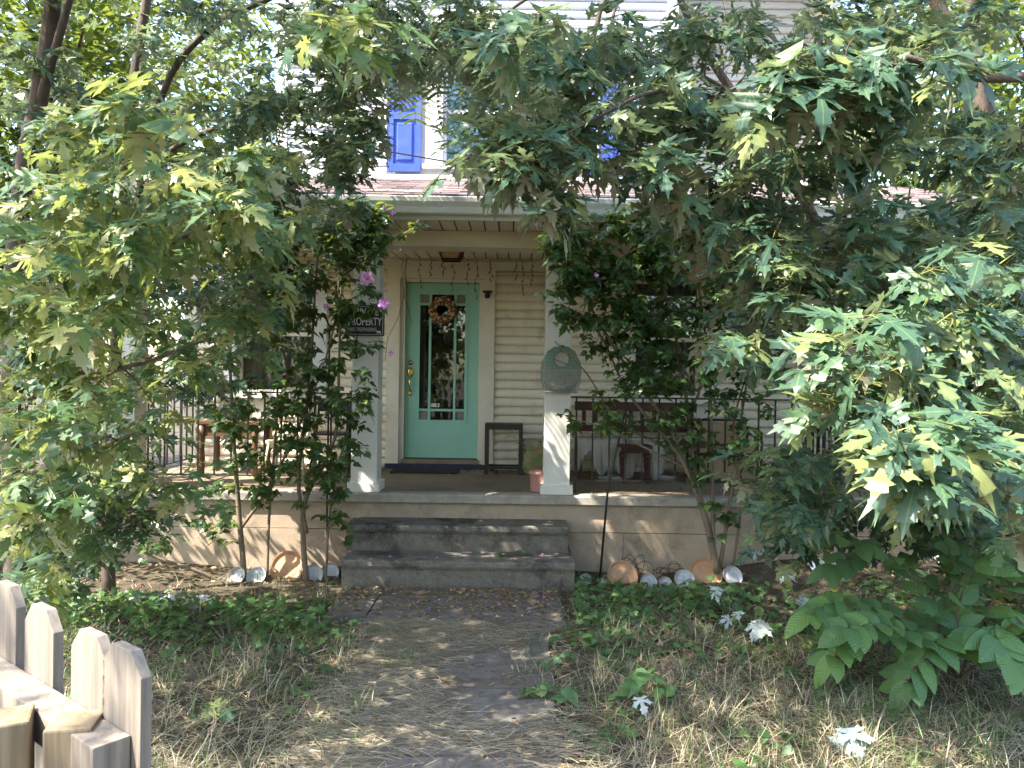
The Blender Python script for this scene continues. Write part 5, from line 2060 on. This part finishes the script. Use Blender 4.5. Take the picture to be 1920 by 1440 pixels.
# ------------------------------------------------------------------ mimosa with feathery fronds above the porch roof
b5 = Vector((-2.9, 7.2, 0))
b5 = Vector((4.3, 6.2, 0))
mm = root('mimosa_tree', 'mimosa tree with feathery drooping fronds reaching across the upper windows', 'tree', tuple(b5))
limbsM = [
    [(4.3, 6.2, -.05, .08), (4.2, 6.2, 2.2, .07), (3.6, 6.1, 4.2, .055), (2.4, 6.0, 5.6, .04), (*P(1180, -60, 5.9), .028), (*P(1090, 120, 5.8), .014), (*P(950, 130, 5.7), .008)],
    limb((1180, -60, 5.9, .02), (1020, -20, 5.8, .014), (900, 55, 5.7, .010), (800, 60, 5.6, .006)),
    limb((1170, -50, 5.9, .016), (1120, 120, 5.8, .010), (1040, 180, 5.7, .006)),
    limb((1020, -20, 5.8, .012), (860, -60, 5.7, .008), (720, 40, 5.6, .005)),
]
for i, lb in enumerate(limbsM):
    sp_ = smooth_path(lb)
    j = MB()
    j.tube([q[:3] for q in sp_], [q[3] for q in sp_], 8)
    j.build('trunk' if i == 0 else 'limb', 'bark', mm, smooth=True)


def frond_mesh(n_pin=11, length=1.0, pin=.33):
    """bipinnate frond along +Y drooping in -Z, unit length"""
    V, T, U = [], [], []
    def quad(a, b, c, d):
        k = len(V)
        V.extend([a, b, c, d])
        U.extend([(.1, .1)] * 4)
        T.extend([(k, k + 1, k + 2), (k, k + 2, k + 3)])
    def sag(y):
        return -.28 * y * y
    for k in range(20):
        y0, y1 = k / 20, (k + 1) / 20
        quad((-.004, y0, sag(y0)), (.004, y0, sag(y0)), (.004, y1, sag(y1)), (-.004, y1, sag(y1)))
    for i in range(n_pin):
        y = .16 + .84 * i / n_pin
        L_ = pin * math.sin(math.pi * (.22 + .68 * i / n_pin)) * 1.05
        for s in (-1, 1):
            ang = R(72)
            dx, dy = s * math.sin(ang), math.cos(ang)
            nl = 20
            for q in range(nl):
                t = (q + .5) / nl
                cx, cy, cz = dx * L_ * t, y + dy * L_ * t, sag(y) - .16 * t * t * L_ / pin * .5
                for e in (-1, 1):
                    ll, w = .024, .013
                    ox, oy = -dy * e * s, dx * e * s
                    fx_, fy_ = ox * .85 + dx * .5, oy * .85 + dy * .5
                    gx, gy = dx * w, dy * w
                    quad((cx - gx * .5, cy - gy * .5, cz), (cx + gx * .5, cy + gy * .5, cz), (cx + fx_ * ll + gx * .3, cy + fy_ * ll + gy * .3, cz - .006), (cx + fx_ * ll - gx * .3, cy + fy_ * ll - gy * .3, cz - .006))
    me = fast_mesh('frond', np.array(V), np.array(T), np.array(U))
    me.materials.append(MATS['fern_leaf'])
    return me


FROND = frond_mesh()
for k in range(66):
    r, a = math.sqrt(random.random()), random.uniform(0, 2 * math.pi)
    if k < 42:
        q = P(890 + 150 * r * math.cos(a), 75 + 75 * r * math.sin(a), random.uniform(5.4, 6.1))
    elif k < 58:
        q = P(1080 + 150 * r * math.cos(a), 120 + 70 * r * math.sin(a), random.uniform(5.4, 6.1))
    else:
        q = P(690 + 50 * r * math.cos(a), 90 + 50 * r * math.sin(a), random.uniform(5.5, 6.0))
    o = bpy.data.objects.new('frond', FROND)
    COL.objects.link(o)
    o.parent = mm
    o.location = q - Vector(mm['_w'])
    s = random.uniform(.42, .62)
    o.scale = (s, s, s)
    o.rotation_euler = (R(random.uniform(-75, -25)), R(random.uniform(-25, 25)), R(random.uniform(0, 360)))

# ------------------------------------------------------------------ trees and undergrowth beyond
def far_tree(name, label, x, y, h, rad, n, group, tall=.62, m='far_leaf', size=(.13, .22), trunk=.12, clumps=70, cat='tree'):
    rt = root(name, label, cat, (x, y, 0), group)
    p = MB()
    sp_ = smooth_path([(x, y, -.1, trunk), (x + .1, y, h * .3, trunk * .8), (x - .1, y + .1, h * .6, trunk * .5), (x, y, h * .92, trunk * .12)])
    p.tube([q[:3] for q in sp_], [q[3] for q in sp_], 8)
    p.build('trunk', 'bark', rt, smooth=True)
    c = crown(rt, (x, y, h * tall), (rad, rad, h * (1 - tall) * 1.05), n, size, seed_clumps=clumps)
    tw = MB()
    for q in c[5][::3]:
        z_ = max(.2 * h, min(q[2] - .4, h * .85))
        s0 = (x, y, z_ - .3)
        tw.tube([s0, ((s0[0] + q[0]) / 2, (s0[1] + q[1]) / 2, (s0[2] + q[2]) / 2 + .1), tuple(q)], [trunk * .3, trunk * .2, .006], 5, cap=False)
    o = tw.build('branches', 'twig', rt)
    o['kind'] = 'stuff'
    crown_mass(rt, 'crown', 'rhomb', m, *c[:5])


GB = 'sunlit trees beyond the house sides'
far_tree('locust_tree', 'bright yellow-green tree behind the leaning maple by the house corner', -5.6, 9.6, 6.8, 2.0, 9000, GB)
far_tree('locust_tree', 'tall sunlit tree rising over the side yard behind the house corner', -7.6, 13.5, 10.5, 3.0, 12000, GB)
far_tree('locust_tree', 'pale green tree standing farther back along the side yard', -4.9, 17.0, 11.0, 2.5, 9000, GB)
far_tree('locust_tree', 'low spreading tree at the edge of the side yard', -9.6, 9.0, 7.5, 2.6, 9000, GB, tall=.5)
far_tree('locust_tree', 'leafy tree beyond the porch end where the armchair stands', 6.3, 9.2, 7.6, 2.3, 9500, GB)
far_tree('locust_tree', 'tall tree rising behind the tan-sided wall of the upper storey', 8.0, 13.5, 11.0, 3.0, 10000, GB)
far_tree('locust_tree', 'dense tree beside the mimosa trunk', 6.2, 5.6, 5.4, 1.6, 4200, GB, tall=.55)
GS = 'unseen trees added to darken the glass reflections'
for x, y, h in ((-9, -13, 10), (-4, -15, 11), (0.5, -14, 11), (5, -13.5, 10), (10, -14, 10)):  # unseen trees added behind the viewer to keep glass reflections dark
    far_tree('reflection_tree', 'broad unseen tree across the road, added to darken the glass reflections', x, y, h, 3.2, 2600, GS, tall=.55, size=(.25, .4), m='canopy_leaf')
GU = 'bushes filling the yard edges'
far_tree('side_bush', 'dark leafy bush at the foot of the leaning maple', -4.3, 6.6, 2.6, .95, 3600, GU, tall=.5, m='hibiscus_leaf', size=(.06, .10), trunk=.03, clumps=50, cat='bush')
far_tree('side_bush', 'dense bush against the side fence beyond the picket fence', -5.6, 6.0, 3.2, 1.2, 4000, GU, tall=.5, m='canopy_leaf', size=(.08, .13), trunk=.03, clumps=50, cat='bush')
far_tree('side_bush', 'shaded bush beside the downspout at the porch end', 4.45, 6.7, 2.2, .75, 2600, GU, tall=.5, m='hibiscus_leaf', size=(.06, .10), trunk=.03, clumps=40, cat='bush')
far_tree('side_bush', 'leafy bush behind the walnut sapling', 4.1, 5.0, 1.7, .8, 2600, GU, tall=.45, m='ground_leaf', size=(.07, .11), trunk=.03, clumps=40, cat='bush')

# ------------------------------------------------------------------ walnut sapling at the right
b6 = G(1790, 1290, 0)
wl = root('walnut_sapling', 'young walnut sapling with broad smooth leaflets arching over the grass', 'sapling', (b6.x, b6.y, 0))
dW = b6.y
leafstalks = [
    [(1790, 1270, dW), (1690, 1160, dW - .05), (1580, 1130, dW - .1), (1520, 1150, dW - .15)],
    [(1790, 1270, dW), (1700, 1190, dW - .1), (1610, 1185, dW - .2), (1560, 1230, dW - .25)],
    [(1790, 1270, dW), (1730, 1120, dW), (1680, 1050, dW), (1580, 1010, dW)],
    [(1790, 1270, dW), (1800, 1130, dW - .05), (1830, 1060, dW - .05), (1870, 1020, dW)],
    [(1800, 1270, dW), (1830, 1190, dW - .15), (1870, 1200, dW - .3), (1910, 1260, dW - .4)],
    [(1795, 1270, dW), (1770, 1200, dW - .15), (1740, 1220, dW - .25), (1700, 1280, dW - .3)],
    [(1790, 1270, dW), (1760, 1180, dW + .1), (1800, 1090, dW + .15), (1780, 1040, dW + .2)],
    [(1800, 1270, dW), (1850, 1150, dW), (1890, 1080, dW), (1930, 1050, dW)],
    [(1790, 1270, dW), (1720, 1200, dW - .2), (1650, 1170, dW - .3), (1590, 1180, dW - .35)],
    [(1790, 1270, dW), (1740, 1100, dW + .2), (1640, 1040, dW + .3), (1560, 1060, dW + .3)],
    [(1800, 1270, dW), (1850, 1230, dW - .1), (1900, 1170, dW - .2), (1960, 1180, dW - .2)],
]
stm_ = MB()
LP, LF, LU, LS = [], [], [], []
for ls in leafstalks:
    sp_ = smooth_path([(*P(*q), .006) for q in ls], 6)
    for q, rr in zip(sp_, np.linspace(.007, .002, len(sp_))):
        q[3] = rr
    stm_.tube([q[:3] for q in sp_], [q[3] for q in sp_], 6)
    m_ = len(sp_)
    for j in range(4, m_, 2):
        a = sp_[j][:3]
        dvec = sp_[j][:3] - sp_[j - 1][:3]
        dvec /= np.linalg.norm(dvec)
        side = np.cross(dvec, [0, 0, 1])
        side /= np.linalg.norm(side)
        for s in (-1, 1):
            LP.append(a)
            LF.append(side * s * 1.0 + dvec * .5 + np.array([0, -.25, RNG.uniform(-.25, .2)]))
            LU.append(np.array([RNG.normal(0, .2), -1.1 + RNG.normal(0, .25), 1]))
            LS.append(RNG.uniform(.15, .22))
    LP.append(sp_[-1][:3])
    LF.append(dvec + np.array([0, 0, -.3]))
    LU.append(np.array([0, -.5, 1]))
    LS.append(.20)
stm_.build('stem', 'twig', wl, smooth=True, origin=wl['_w'])
put_leaves(wl, 'oval', 'walnut_leaf', LP, LF, LU, LS, RNG.uniform(0, 1, len(LP)), name='leaflet')

# ------------------------------------------------------------------ grass, straw, ground cover
def blades(name, pos, az, elev, length, width, tint, m, curl=.5, segs=3):
    """flat tapering blades; pos (n,3); elev = start elevation (rad)"""
    n = len(pos)
    V = np.zeros((n, 2 * segs + 1, 3))
    p = pos.copy()
    e = elev.copy()
    dz = RNG.normal(0, .18, n)
    for s in range(segs + 1):
        w = width * (1 - s / (segs + .2)) * .5
        d = np.stack([np.cos(az) * np.cos(e), np.sin(az) * np.cos(e), np.sin(e)], 1)
        side = np.stack([-np.sin(az), np.cos(az), np.zeros(n)], 1)
        if s < segs:
            V[:, 2 * s] = p - side * w[:, None]
            V[:, 2 * s + 1] = p + side * w[:, None]
        else:
            V[:, 2 * s] = p
        p = p + d * (length / segs)[:, None]
        p[:, 2] = np.maximum(p[:, 2], pos[:, 2] * .6 + .004)
        e = e - curl * RNG.uniform(.3, 1.2, n)
        az = az + dz
    T = []
    for s in range(segs - 1):
        T += [(2 * s, 2 * s + 1, 2 * s + 3), (2 * s, 2 * s + 3, 2 * s + 2)]
    T.append((2 * segs - 2, 2 * segs - 1, 2 * segs))
    T = np.array(T)
    k = 2 * segs + 1
    me = fast_mesh(name, V.reshape(-1, 3), (T[None] + (np.arange(n) * k)[:, None, None]).reshape(-1, 3), None, np.repeat(tint, k))
    o = link_mesh(name, me, m)
    o['kind'] = 'stuff'
    return o


blade_mat('straw', [(0, (.075, .060, .040)), (.35, (.225, .185, .125)), (.7, (.40, .345, .24)), (1, (.55, .49, .37))], .12)
blade_mat('path_straw', [(0, (.08, .066, .045)), (.4, (.22, .185, .125)), (.75, (.38, .33, .235)), (1, (.54, .48, .37))], .12)
blade_mat('green_grass', [(0, (.04, .085, .025)), (.5, (.075, .14, .04)), (1, (.17, .22, .075))], .28)


def gzv(x, y):
    return np.array([gz(a, b_) for a, b_ in zip(x, y)])


def on_path(x, y):
    left = -.60 + .09 * np.sin(3.1 * y) + .06 * np.sin(7 * y + 1)
    right = .14 + .08 * np.sin(2.3 * y + .5) + .05 * np.sin(8 * y)
    wide = y > 5.1
    left = np.where(wide, -1.25, left)
    right = np.where(wide, .25, right)
    return (x > left) & (x < right) & (y < 6.2)


def noise2(x, y, s=1.0):
    return np.sin(2.3 * s * x + 1.1 + 1.7 * np.sin(1.3 * s * y)) * np.sin(1.9 * s * y + .4 + 1.3 * np.sin(1.7 * s * x))


def scatter_xy(n, x0, x1, y0, y1):
    return RNG.uniform(x0, x1, n), RNG.uniform(y0, y1, n) ** 1.0


x, y = scatter_xy(105000, -4.2, 4.2, 1.6, 6.7)
keep = RNG.uniform(0, 1, len(x)) < np.clip(1.15 - .13 * y, .25, 1)
back = np.clip((y - 4.9) / .9, 0, 1)
keep &= RNG.uniform(0, 1, len(x)) > .85 * back
pth = on_path(x, y)
patch = noise2(x * 1.3, y * 1.3) + .5 * noise2(x * 3, y * 2.5)
bare = np.exp(-(((x + .02) / .30) ** 2 + ((y - 4.25) / .45) ** 2) ** 2) + np.exp(-(((x + .25) / .42) ** 2 + ((y - 3.2) / .32) ** 2) ** 2) + .75 * (y > 5.15) * (patch < .35)
keep &= ~(pth & (RNG.uniform(0, 1, len(x)) < np.clip(.45 + bare - .25 * (patch > .2), .0, .985)))
x, y, pth = x[keep], y[keep], pth[keep]
n = len(x)
z = np.where(pth, .022, gzv(x, y) + RNG.uniform(0, .035, n) * (1 - pth))
az = np.where(pth, RNG.normal(0, .6, n) + math.pi * RNG.integers(0, 2, n), RNG.uniform(0, 2 * math.pi, n))
el = np.where(pth, RNG.uniform(0, .12, n), np.abs(RNG.normal(.18, .28, n)))
blades('straw', np.stack([x, y, z], 1), az, el, RNG.uniform(.07, .28, n), RNG.uniform(.0026, .0058, n), np.clip(RNG.normal(.45, .33, n), 0, 1), MATS['straw'], curl=.25)
# thatch blown across the walk, thickest on its left half
x, y = scatter_xy(11000, -.95, .35, 2.9, 5.3)
pt2 = noise2(x * 1.6 + 1, y * 1.4) + .4 * noise2(x * 4, y * 3)
bare = np.exp(-(((x + .02) / .33) ** 2 + ((y - 4.2) / .50) ** 2) ** 2) + np.exp(-(((x + .22) / .42) ** 2 + ((y - 3.15) / .30) ** 2) ** 2)
keep = RNG.uniform(0, 1, len(x)) < np.clip(.75 - .5 * (x + .5) - 1.2 * bare + .30 * pt2, 0.012, 1)
x, y = x[keep], y[keep]
n = len(x)
blades('path_straw', np.stack([x, y, .022 + RNG.uniform(0, .02, n) ** 1.0], 1), RNG.normal(0, .55, n) + math.pi * RNG.integers(0, 2, n), RNG.uniform(-.05, .12, n), RNG.uniform(.08, .26, n), RNG.uniform(.0028, .0056, n), np.clip(RNG.normal(.62, .26, n), 0, 1), MATS['path_straw'], curl=.10)
x, y = scatter_xy(40000, -4.2, 4.2, 1.6, 6.5)
dens = .35 + .6 * noise2(x * 1.1 + 2, y * 1.2) + .5 * ((x < -.75) & (x > -1.6) & (y > 3.6)) + .3 * (x > .8)
keep = (RNG.uniform(0, 1, len(x)) < np.clip(dens, .08, 1) * np.clip(1.5 - .2 * y, .2, 1)) & ~on_path(x, y)
x, y = x[keep], y[keep]
n = len(x)
blades('grass', np.stack([x, y, gzv(x, y)], 1), RNG.uniform(0, 6.28, n), RNG.normal(1.15, .25, n), RNG.uniform(.06, .22, n), RNG.uniform(.003, .006, n), np.clip(RNG.normal(.5, .28, n), 0, 1), MATS['green_grass'], curl=.45)

# tufts of standing grass, dry and green
tx, ty_ = scatter_xy(1500, -4.0, 4.0, 1.8, 6.0)
tk = ~on_path(tx, ty_) & (RNG.uniform(0, 1, 1500) < np.clip(1.2 - .12 * ty_ - .3 * (ty_ > 5.2), .15, 1))
tx, ty_ = tx[tk], ty_[tk]
cnt = RNG.integers(8, 26, len(tx))
x = np.repeat(tx, cnt) + RNG.normal(0, .022, cnt.sum())
y = np.repeat(ty_, cnt) + RNG.normal(0, .022, cnt.sum())
n = len(x)
green = np.repeat(RNG.uniform(0, 1, len(tx)) < .5, cnt)
hgt = np.repeat(RNG.uniform(.08, .24, len(tx)), cnt) * RNG.uniform(.5, 1.15, n)
for nm, sel, mm_ in (('grass_tufts', green, 'green_grass'), ('dry_grass', ~green, 'straw')):
    k_ = sel.sum()
    blades(nm, np.stack([x[sel], y[sel], gzv(x[sel], y[sel])], 1), RNG.uniform(0, 6.28, k_), RNG.normal(1.05, .3, k_), hgt[sel], RNG.uniform(.003, .0065, k_), np.clip(RNG.normal(.55, .27, k_), 0, 1), MATS[mm_], curl=.42)


def cover(name, n, xr, yr, dens, shape, m, size, zmax=.12):
    x, y = RNG.uniform(*xr, n), RNG.uniform(*yr, n)
    keep = RNG.uniform(0, 1, n) < dens(x, y)
    keep &= ~((x > -1.33) & (x < .5) & (y > 5.15)) | (RNG.uniform(0, 1, n) < .0)
    keep &= ~on_path(x, y)
    x, y = x[keep], y[keep]
    n = len(x)
    h = RNG.uniform(.01, 1, n) * zmax * np.clip(.35 + .9 * (dens(x, y)), 0, 1)
    pos = np.stack([x, y, gzv(x, y) + h], 1)
    a = RNG.uniform(0, 6.28, n)
    fwd = np.stack([np.cos(a), np.sin(a), RNG.normal(-.15, .25, n)], 1)
    upv = np.stack([RNG.normal(0, .35, n), RNG.normal(-.25, .35, n), np.ones(n)], 1)
    me = scatter_mesh(name, shape, pos, fwd, upv, RNG.uniform(*size, n), RNG.uniform(0, 1, n))
    o = link_mesh(name, me, m)
    o['kind'] = 'stuff'


cover('ivy', 6200, (-4.2, -1.0), (4.4, 6.4), lambda x, y: np.clip(1.1 - np.abs(y - 5.18 + .04 * x) / .62, 0, 1) * np.clip(.8 + .5 * noise2(x * 2, y * 2), 0, 1), 'ivy', 'ground_leaf', (.03, .09), .14)
cover('ivy', 7600, (.35, 4.3), (4.4, 6.75), lambda x, y: np.clip(1 - np.abs(y - 5.72 + .10 * (x - 1)) / .95, 0, 1) * np.clip(.8 + .5 * noise2(x * 2 + 1, y * 2), 0, 1), 'ivy', 'ground_leaf', (.03, .09), .14)
cover('weeds', 11000, (-4, 4), (2.2, 5.8), lambda x, y: np.clip(-.25 + .9 * noise2(x * 1.9 + 4, y * 1.7 + 2) + .35 * (y > 4.4) + .45 * np.exp(-(((x - .75) / .5) ** 2 + ((y - 4.9) / .8) ** 2)), 0, 1), 'heart', 'ground_leaf', (.03, .08), .09)
cover('dead_leaves', 5200, (-4, 4), (2.4, 6.85), lambda x, y: np.clip(.15 + (y - 4) * .25, .1, .8), 'rhomb', 'brown_leaf', (.025, .06), .03)
# dead leaves and grit blown onto the porch, against the wall and on the landing
x = np.concatenate([RNG.uniform(-3.5, 3.5, 900), RNG.uniform(-1.3, .4, 1500), RNG.uniform(.5, 3.5, 500), RNG.uniform(-.85, .3, 500)])
y = np.concatenate([8.72 - np.abs(RNG.normal(0, .22, 900)), 6.16 - np.abs(RNG.normal(0, .40, 1500)), RNG.uniform(7.0, 8.6, 500), RNG.uniform(2.9, 5.4, 500)])
z = np.where(y > 6.8, PF + .004, .024) + RNG.uniform(0, .008, len(x))
n = len(x)
a = RNG.uniform(0, 6.28, n)
me = scatter_mesh('leaf_litter', 'rhomb', np.stack([x, y, z], 1), np.stack([np.cos(a), np.sin(a), RNG.normal(.0, .1, n)], 1), np.stack([RNG.normal(0, .3, n), RNG.normal(0, .3, n), np.ones(n)], 1), RNG.uniform(.015, .05, n), RNG.uniform(0, 1, n))
o = link_mesh('leaf_litter', me, 'brown_leaf')
o['kind'] = 'stuff'

# seedlings and broken sprigs lying by the path
def sprig(px, py, n, size, label, shape='hib', m='walnut_leaf', h=.05, spread=.16, name='broken_sprig', cat='sprig', group='leafy sprigs by the path'):
    g_ = G(px, py, .02)
    rt = root(name, label, cat, (g_.x, g_.y, .02), group)
    a0 = random.uniform(-.5, .5)
    p = MB()
    pts = [(g_.x + spread * (k / 4 - .5) * 2 * math.cos(a0), g_.y + spread * (k / 4 - .5) * 2 * math.sin(a0), .03 + h * math.sin(k / 4 * math.pi)) for k in range(5)]
    p.tube(pts, .004, 6)
    p.build('twig', 'twig', rt)
    pos, fwd, upv, sz = [], [], [], []
    for k in range(n):
        q = Vector(pts[k % 4]).lerp(Vector(pts[k % 4 + 1]), random.random())
        a = random.uniform(0, 6.28)
        pos.append(tuple(q))
        fwd.append((math.cos(a), math.sin(a), random.uniform(-.25, .35)))
        upv.append((random.gauss(0, .3), -.4 + random.gauss(0, .3), 1))
        sz.append(random.uniform(*size))
    put_leaves(rt, shape, m, pos, fwd, upv, sz, RNG.uniform(0, 1, n))


sprig(1025, 1315, 9, (.09, .14), 'fallen green sprig lying on the bare concrete of the path')
sprig(1215, 1325, 12, (.09, .15), 'upright leafy seedling with pale green leaves in the straw', h=.16, spread=.10)
sprig(1060, 1250, 12, (.06, .09), 'trailing cluster of small leaves at the edge of the path', h=.06)
sprig(1110, 1225, 10, (.07, .10), 'bushy seedling rooted where grass meets the path', h=.10, spread=.12)
sprig(960, 1040, 14, (.05, .08), 'leafy twig lying on the lower concrete step', h=.02, spread=.16)
for o in list(bpy.data.objects):
    if o.get('label') == 'leafy twig lying on the lower concrete step':
        q = P(960, 1040, 6.42)
        o.location = (q.x, 6.42, .228)
sprig(415, 1350, 5, (.09, .12), 'five-leaved seedling standing in the dry grass near the fence', shape='maple', m='maple_leaf', h=.06, spread=.06)

# pale wilted maple leaves, silver side up
def pale(px, py, n, size, label, z=.05):
    g_ = G(px, py, z)
    rt = root('wilted_leaf_cluster', label, 'leaves', (g_.x, g_.y, 0), 'wilted silver maple leaves')
    p = MB()
    p.tube([(g_.x - .06, g_.y + .05, .03), (g_.x, g_.y, z + .02), (g_.x + .05, g_.y + .02, z + .04)], .003, 5)
    p.build('twig', 'twig', rt)
    pos, fwd, upv, sz = [], [], [], []
    for k in range(n):
        a = -math.pi / 2 + random.uniform(-1.4, 1.4)
        pos.append((g_.x + random.uniform(-.04, .04), g_.y + random.uniform(-.03, .03), z + random.uniform(.0, .05)))
        fwd.append((math.cos(a), math.sin(a), random.uniform(-.75, -.1)))
        upv.append((random.gauss(0, .35), -.5, 1))
        sz.append(random.uniform(*size))
    put_leaves(rt, 'maple', 'pale_leaf', pos, fwd, upv, sz, RNG.uniform(0, 1, n))


pale(1425, 1180, 6, (.10, .14), 'large clump of silvery wilted maple leaves beside the ivy edge', .10)
pale(1590, 1385, 4, (.13, .17), 'bright silver-white maple leaves lying on the dry grass', .06)
pale(1345, 1110, 2, (.10, .12), 'pair of pale leaves hanging over ivy before the terracotta saucers', .18)
pale(1420, 1040, 3, (.09, .12), 'pale wilted leaves hanging next to the white rimmed saucer', .22)
pale(1470, 1085, 2, (.10, .12), 'two silvery leaves between the saucers and the walnut sapling', .16)
pale(1495, 1130, 3, (.09, .12), 'silvery curled leaves just behind the walnut leaflets', .10)
pale(1205, 1320, 1, (.10, .11), 'single pale blue-white leaf under the upright seedling', .05)
pale(1375, 1160, 3, (.08, .10), 'small pale leaves beside the large wilted clump', .08)

# fallen purple blossoms on path and step
for i, (px, py) in enumerate(((940, 1135), (1012, 1117), (988, 1151), (890, 1177), (808, 1142), (780, 1131), (1018, 1124), (815, 1048), (1005, 1172), (875, 1045), (1020, 1040), (735, 1045))):
    zz = .228 if py < 1060 else .026
    q = G(px, py, zz)
    o = bpy.data.objects.new('fallen_blossom', FL_BUD)
    COL.objects.link(o)
    if py < 1060:
        q.y = max(6.25, min(q.y, 6.5))
    o.location = (q.x, q.y, zz + .006)
    o.rotation_euler = (R(random.uniform(80, 100)), 0, R(random.uniform(0, 360)))
    s = random.uniform(.022, .032)
    o.scale = (s, s, s)
    on_step = py < 1060
    tag(o, 'wilted purple blossom fallen on the lower concrete step' if on_step else 'wilted purple blossom fallen on the path slabs', 'blossom', 'fallen blossoms on the step' if on_step else 'fallen blossoms on the path')

# ------------------------------------------------------------------ rubbish heap by the foundation
mat('litter_white', (.62, .62, .64), (.45, .45, .47), scale=20, rough=.35)
mat('litter_red', (.55, .05, .04), (.45, .03, .03), scale=20, rough=.35)
mat('litter_dark', (.05, .05, .06), (.03, .03, .03), scale=20, rough=.3)


def crumple(px, py, r_px, m, label, seed):
    rs = random.Random(seed)
    d = 6.15
    q = G(px, py + r_px * .6, .02)
    s = r_px * q.y / FPX
    bm = bmesh.new()
    bmesh.ops.create_icosphere(bm, subdivisions=3, radius=1)
    for v in bm.verts:
        k = 1 + rs.uniform(-.28, .28)
        v.co = Vector((v.co.x * k * s * 1.35, v.co.y * k * s * .8, max(-.2, v.co.z * k) * s * .75))
    me = bpy.data.meshes.new('litter_piece')
    bm.to_mesh(me)
    bm.free()
    o = link_mesh('litter_piece', me, m, None, (q.x, q.y, gz(q.x, q.y) + .2 * s))
    tag(o, label, 'litter', 'rubbish heaped by the foundation')


for px, py, r, m, lab in ((268, 1122, 16, 'litter_white', 'pale plastic scrap at the end of the rubbish heap'), (296, 1116, 17, 'litter_dark', 'crumpled dark plastic in the rubbish heap'), (318, 1128, 22, 'litter_white', 'large crumpled clear wrapper in the rubbish heap'), (352, 1120, 10, 'litter_red', 'small red wrapper in the rubbish heap'), (345, 1132, 18, 'litter_white', 'white wrapper below the red wrapper'), (380, 1118, 14, 'litter_white', 'white crumpled bag beside the first white saucer'), (330, 1110, 15, 'wicker', 'tan crumpled paper on top of the rubbish heap')):
    crumple(px, py, r, m, lab, px)

# ------------------------------------------------------------------ wires
p = MB()
a, b_ = P(600, 262, 7.6), P(1120, 352, 8.4)
far = b_ + (b_ - a) * .35
st = a - (b_ - a) * 3.0
p.tube([st, a, b_, Vector((1.76, YW - .02, far.z))], .008, 6)
tag(p.build('service_cable', 'black', origin=a), 'black service cable slanting across the porch roof to the wall', 'cable')
q0, q1 = P(1690, 470, 3.6), P(1676, 570, 3.6)
p = MB()
p.tube([q0 + (q0 - q1) * 1.2, q0, q1], .004, 6)
tag(p.build('hanging_cord', 'grey_wood', origin=q1), 'pale cord tied to the bare maple limb', 'cord')

for o in bpy.data.objects:
    if '_w' in o:
        del o['_w']
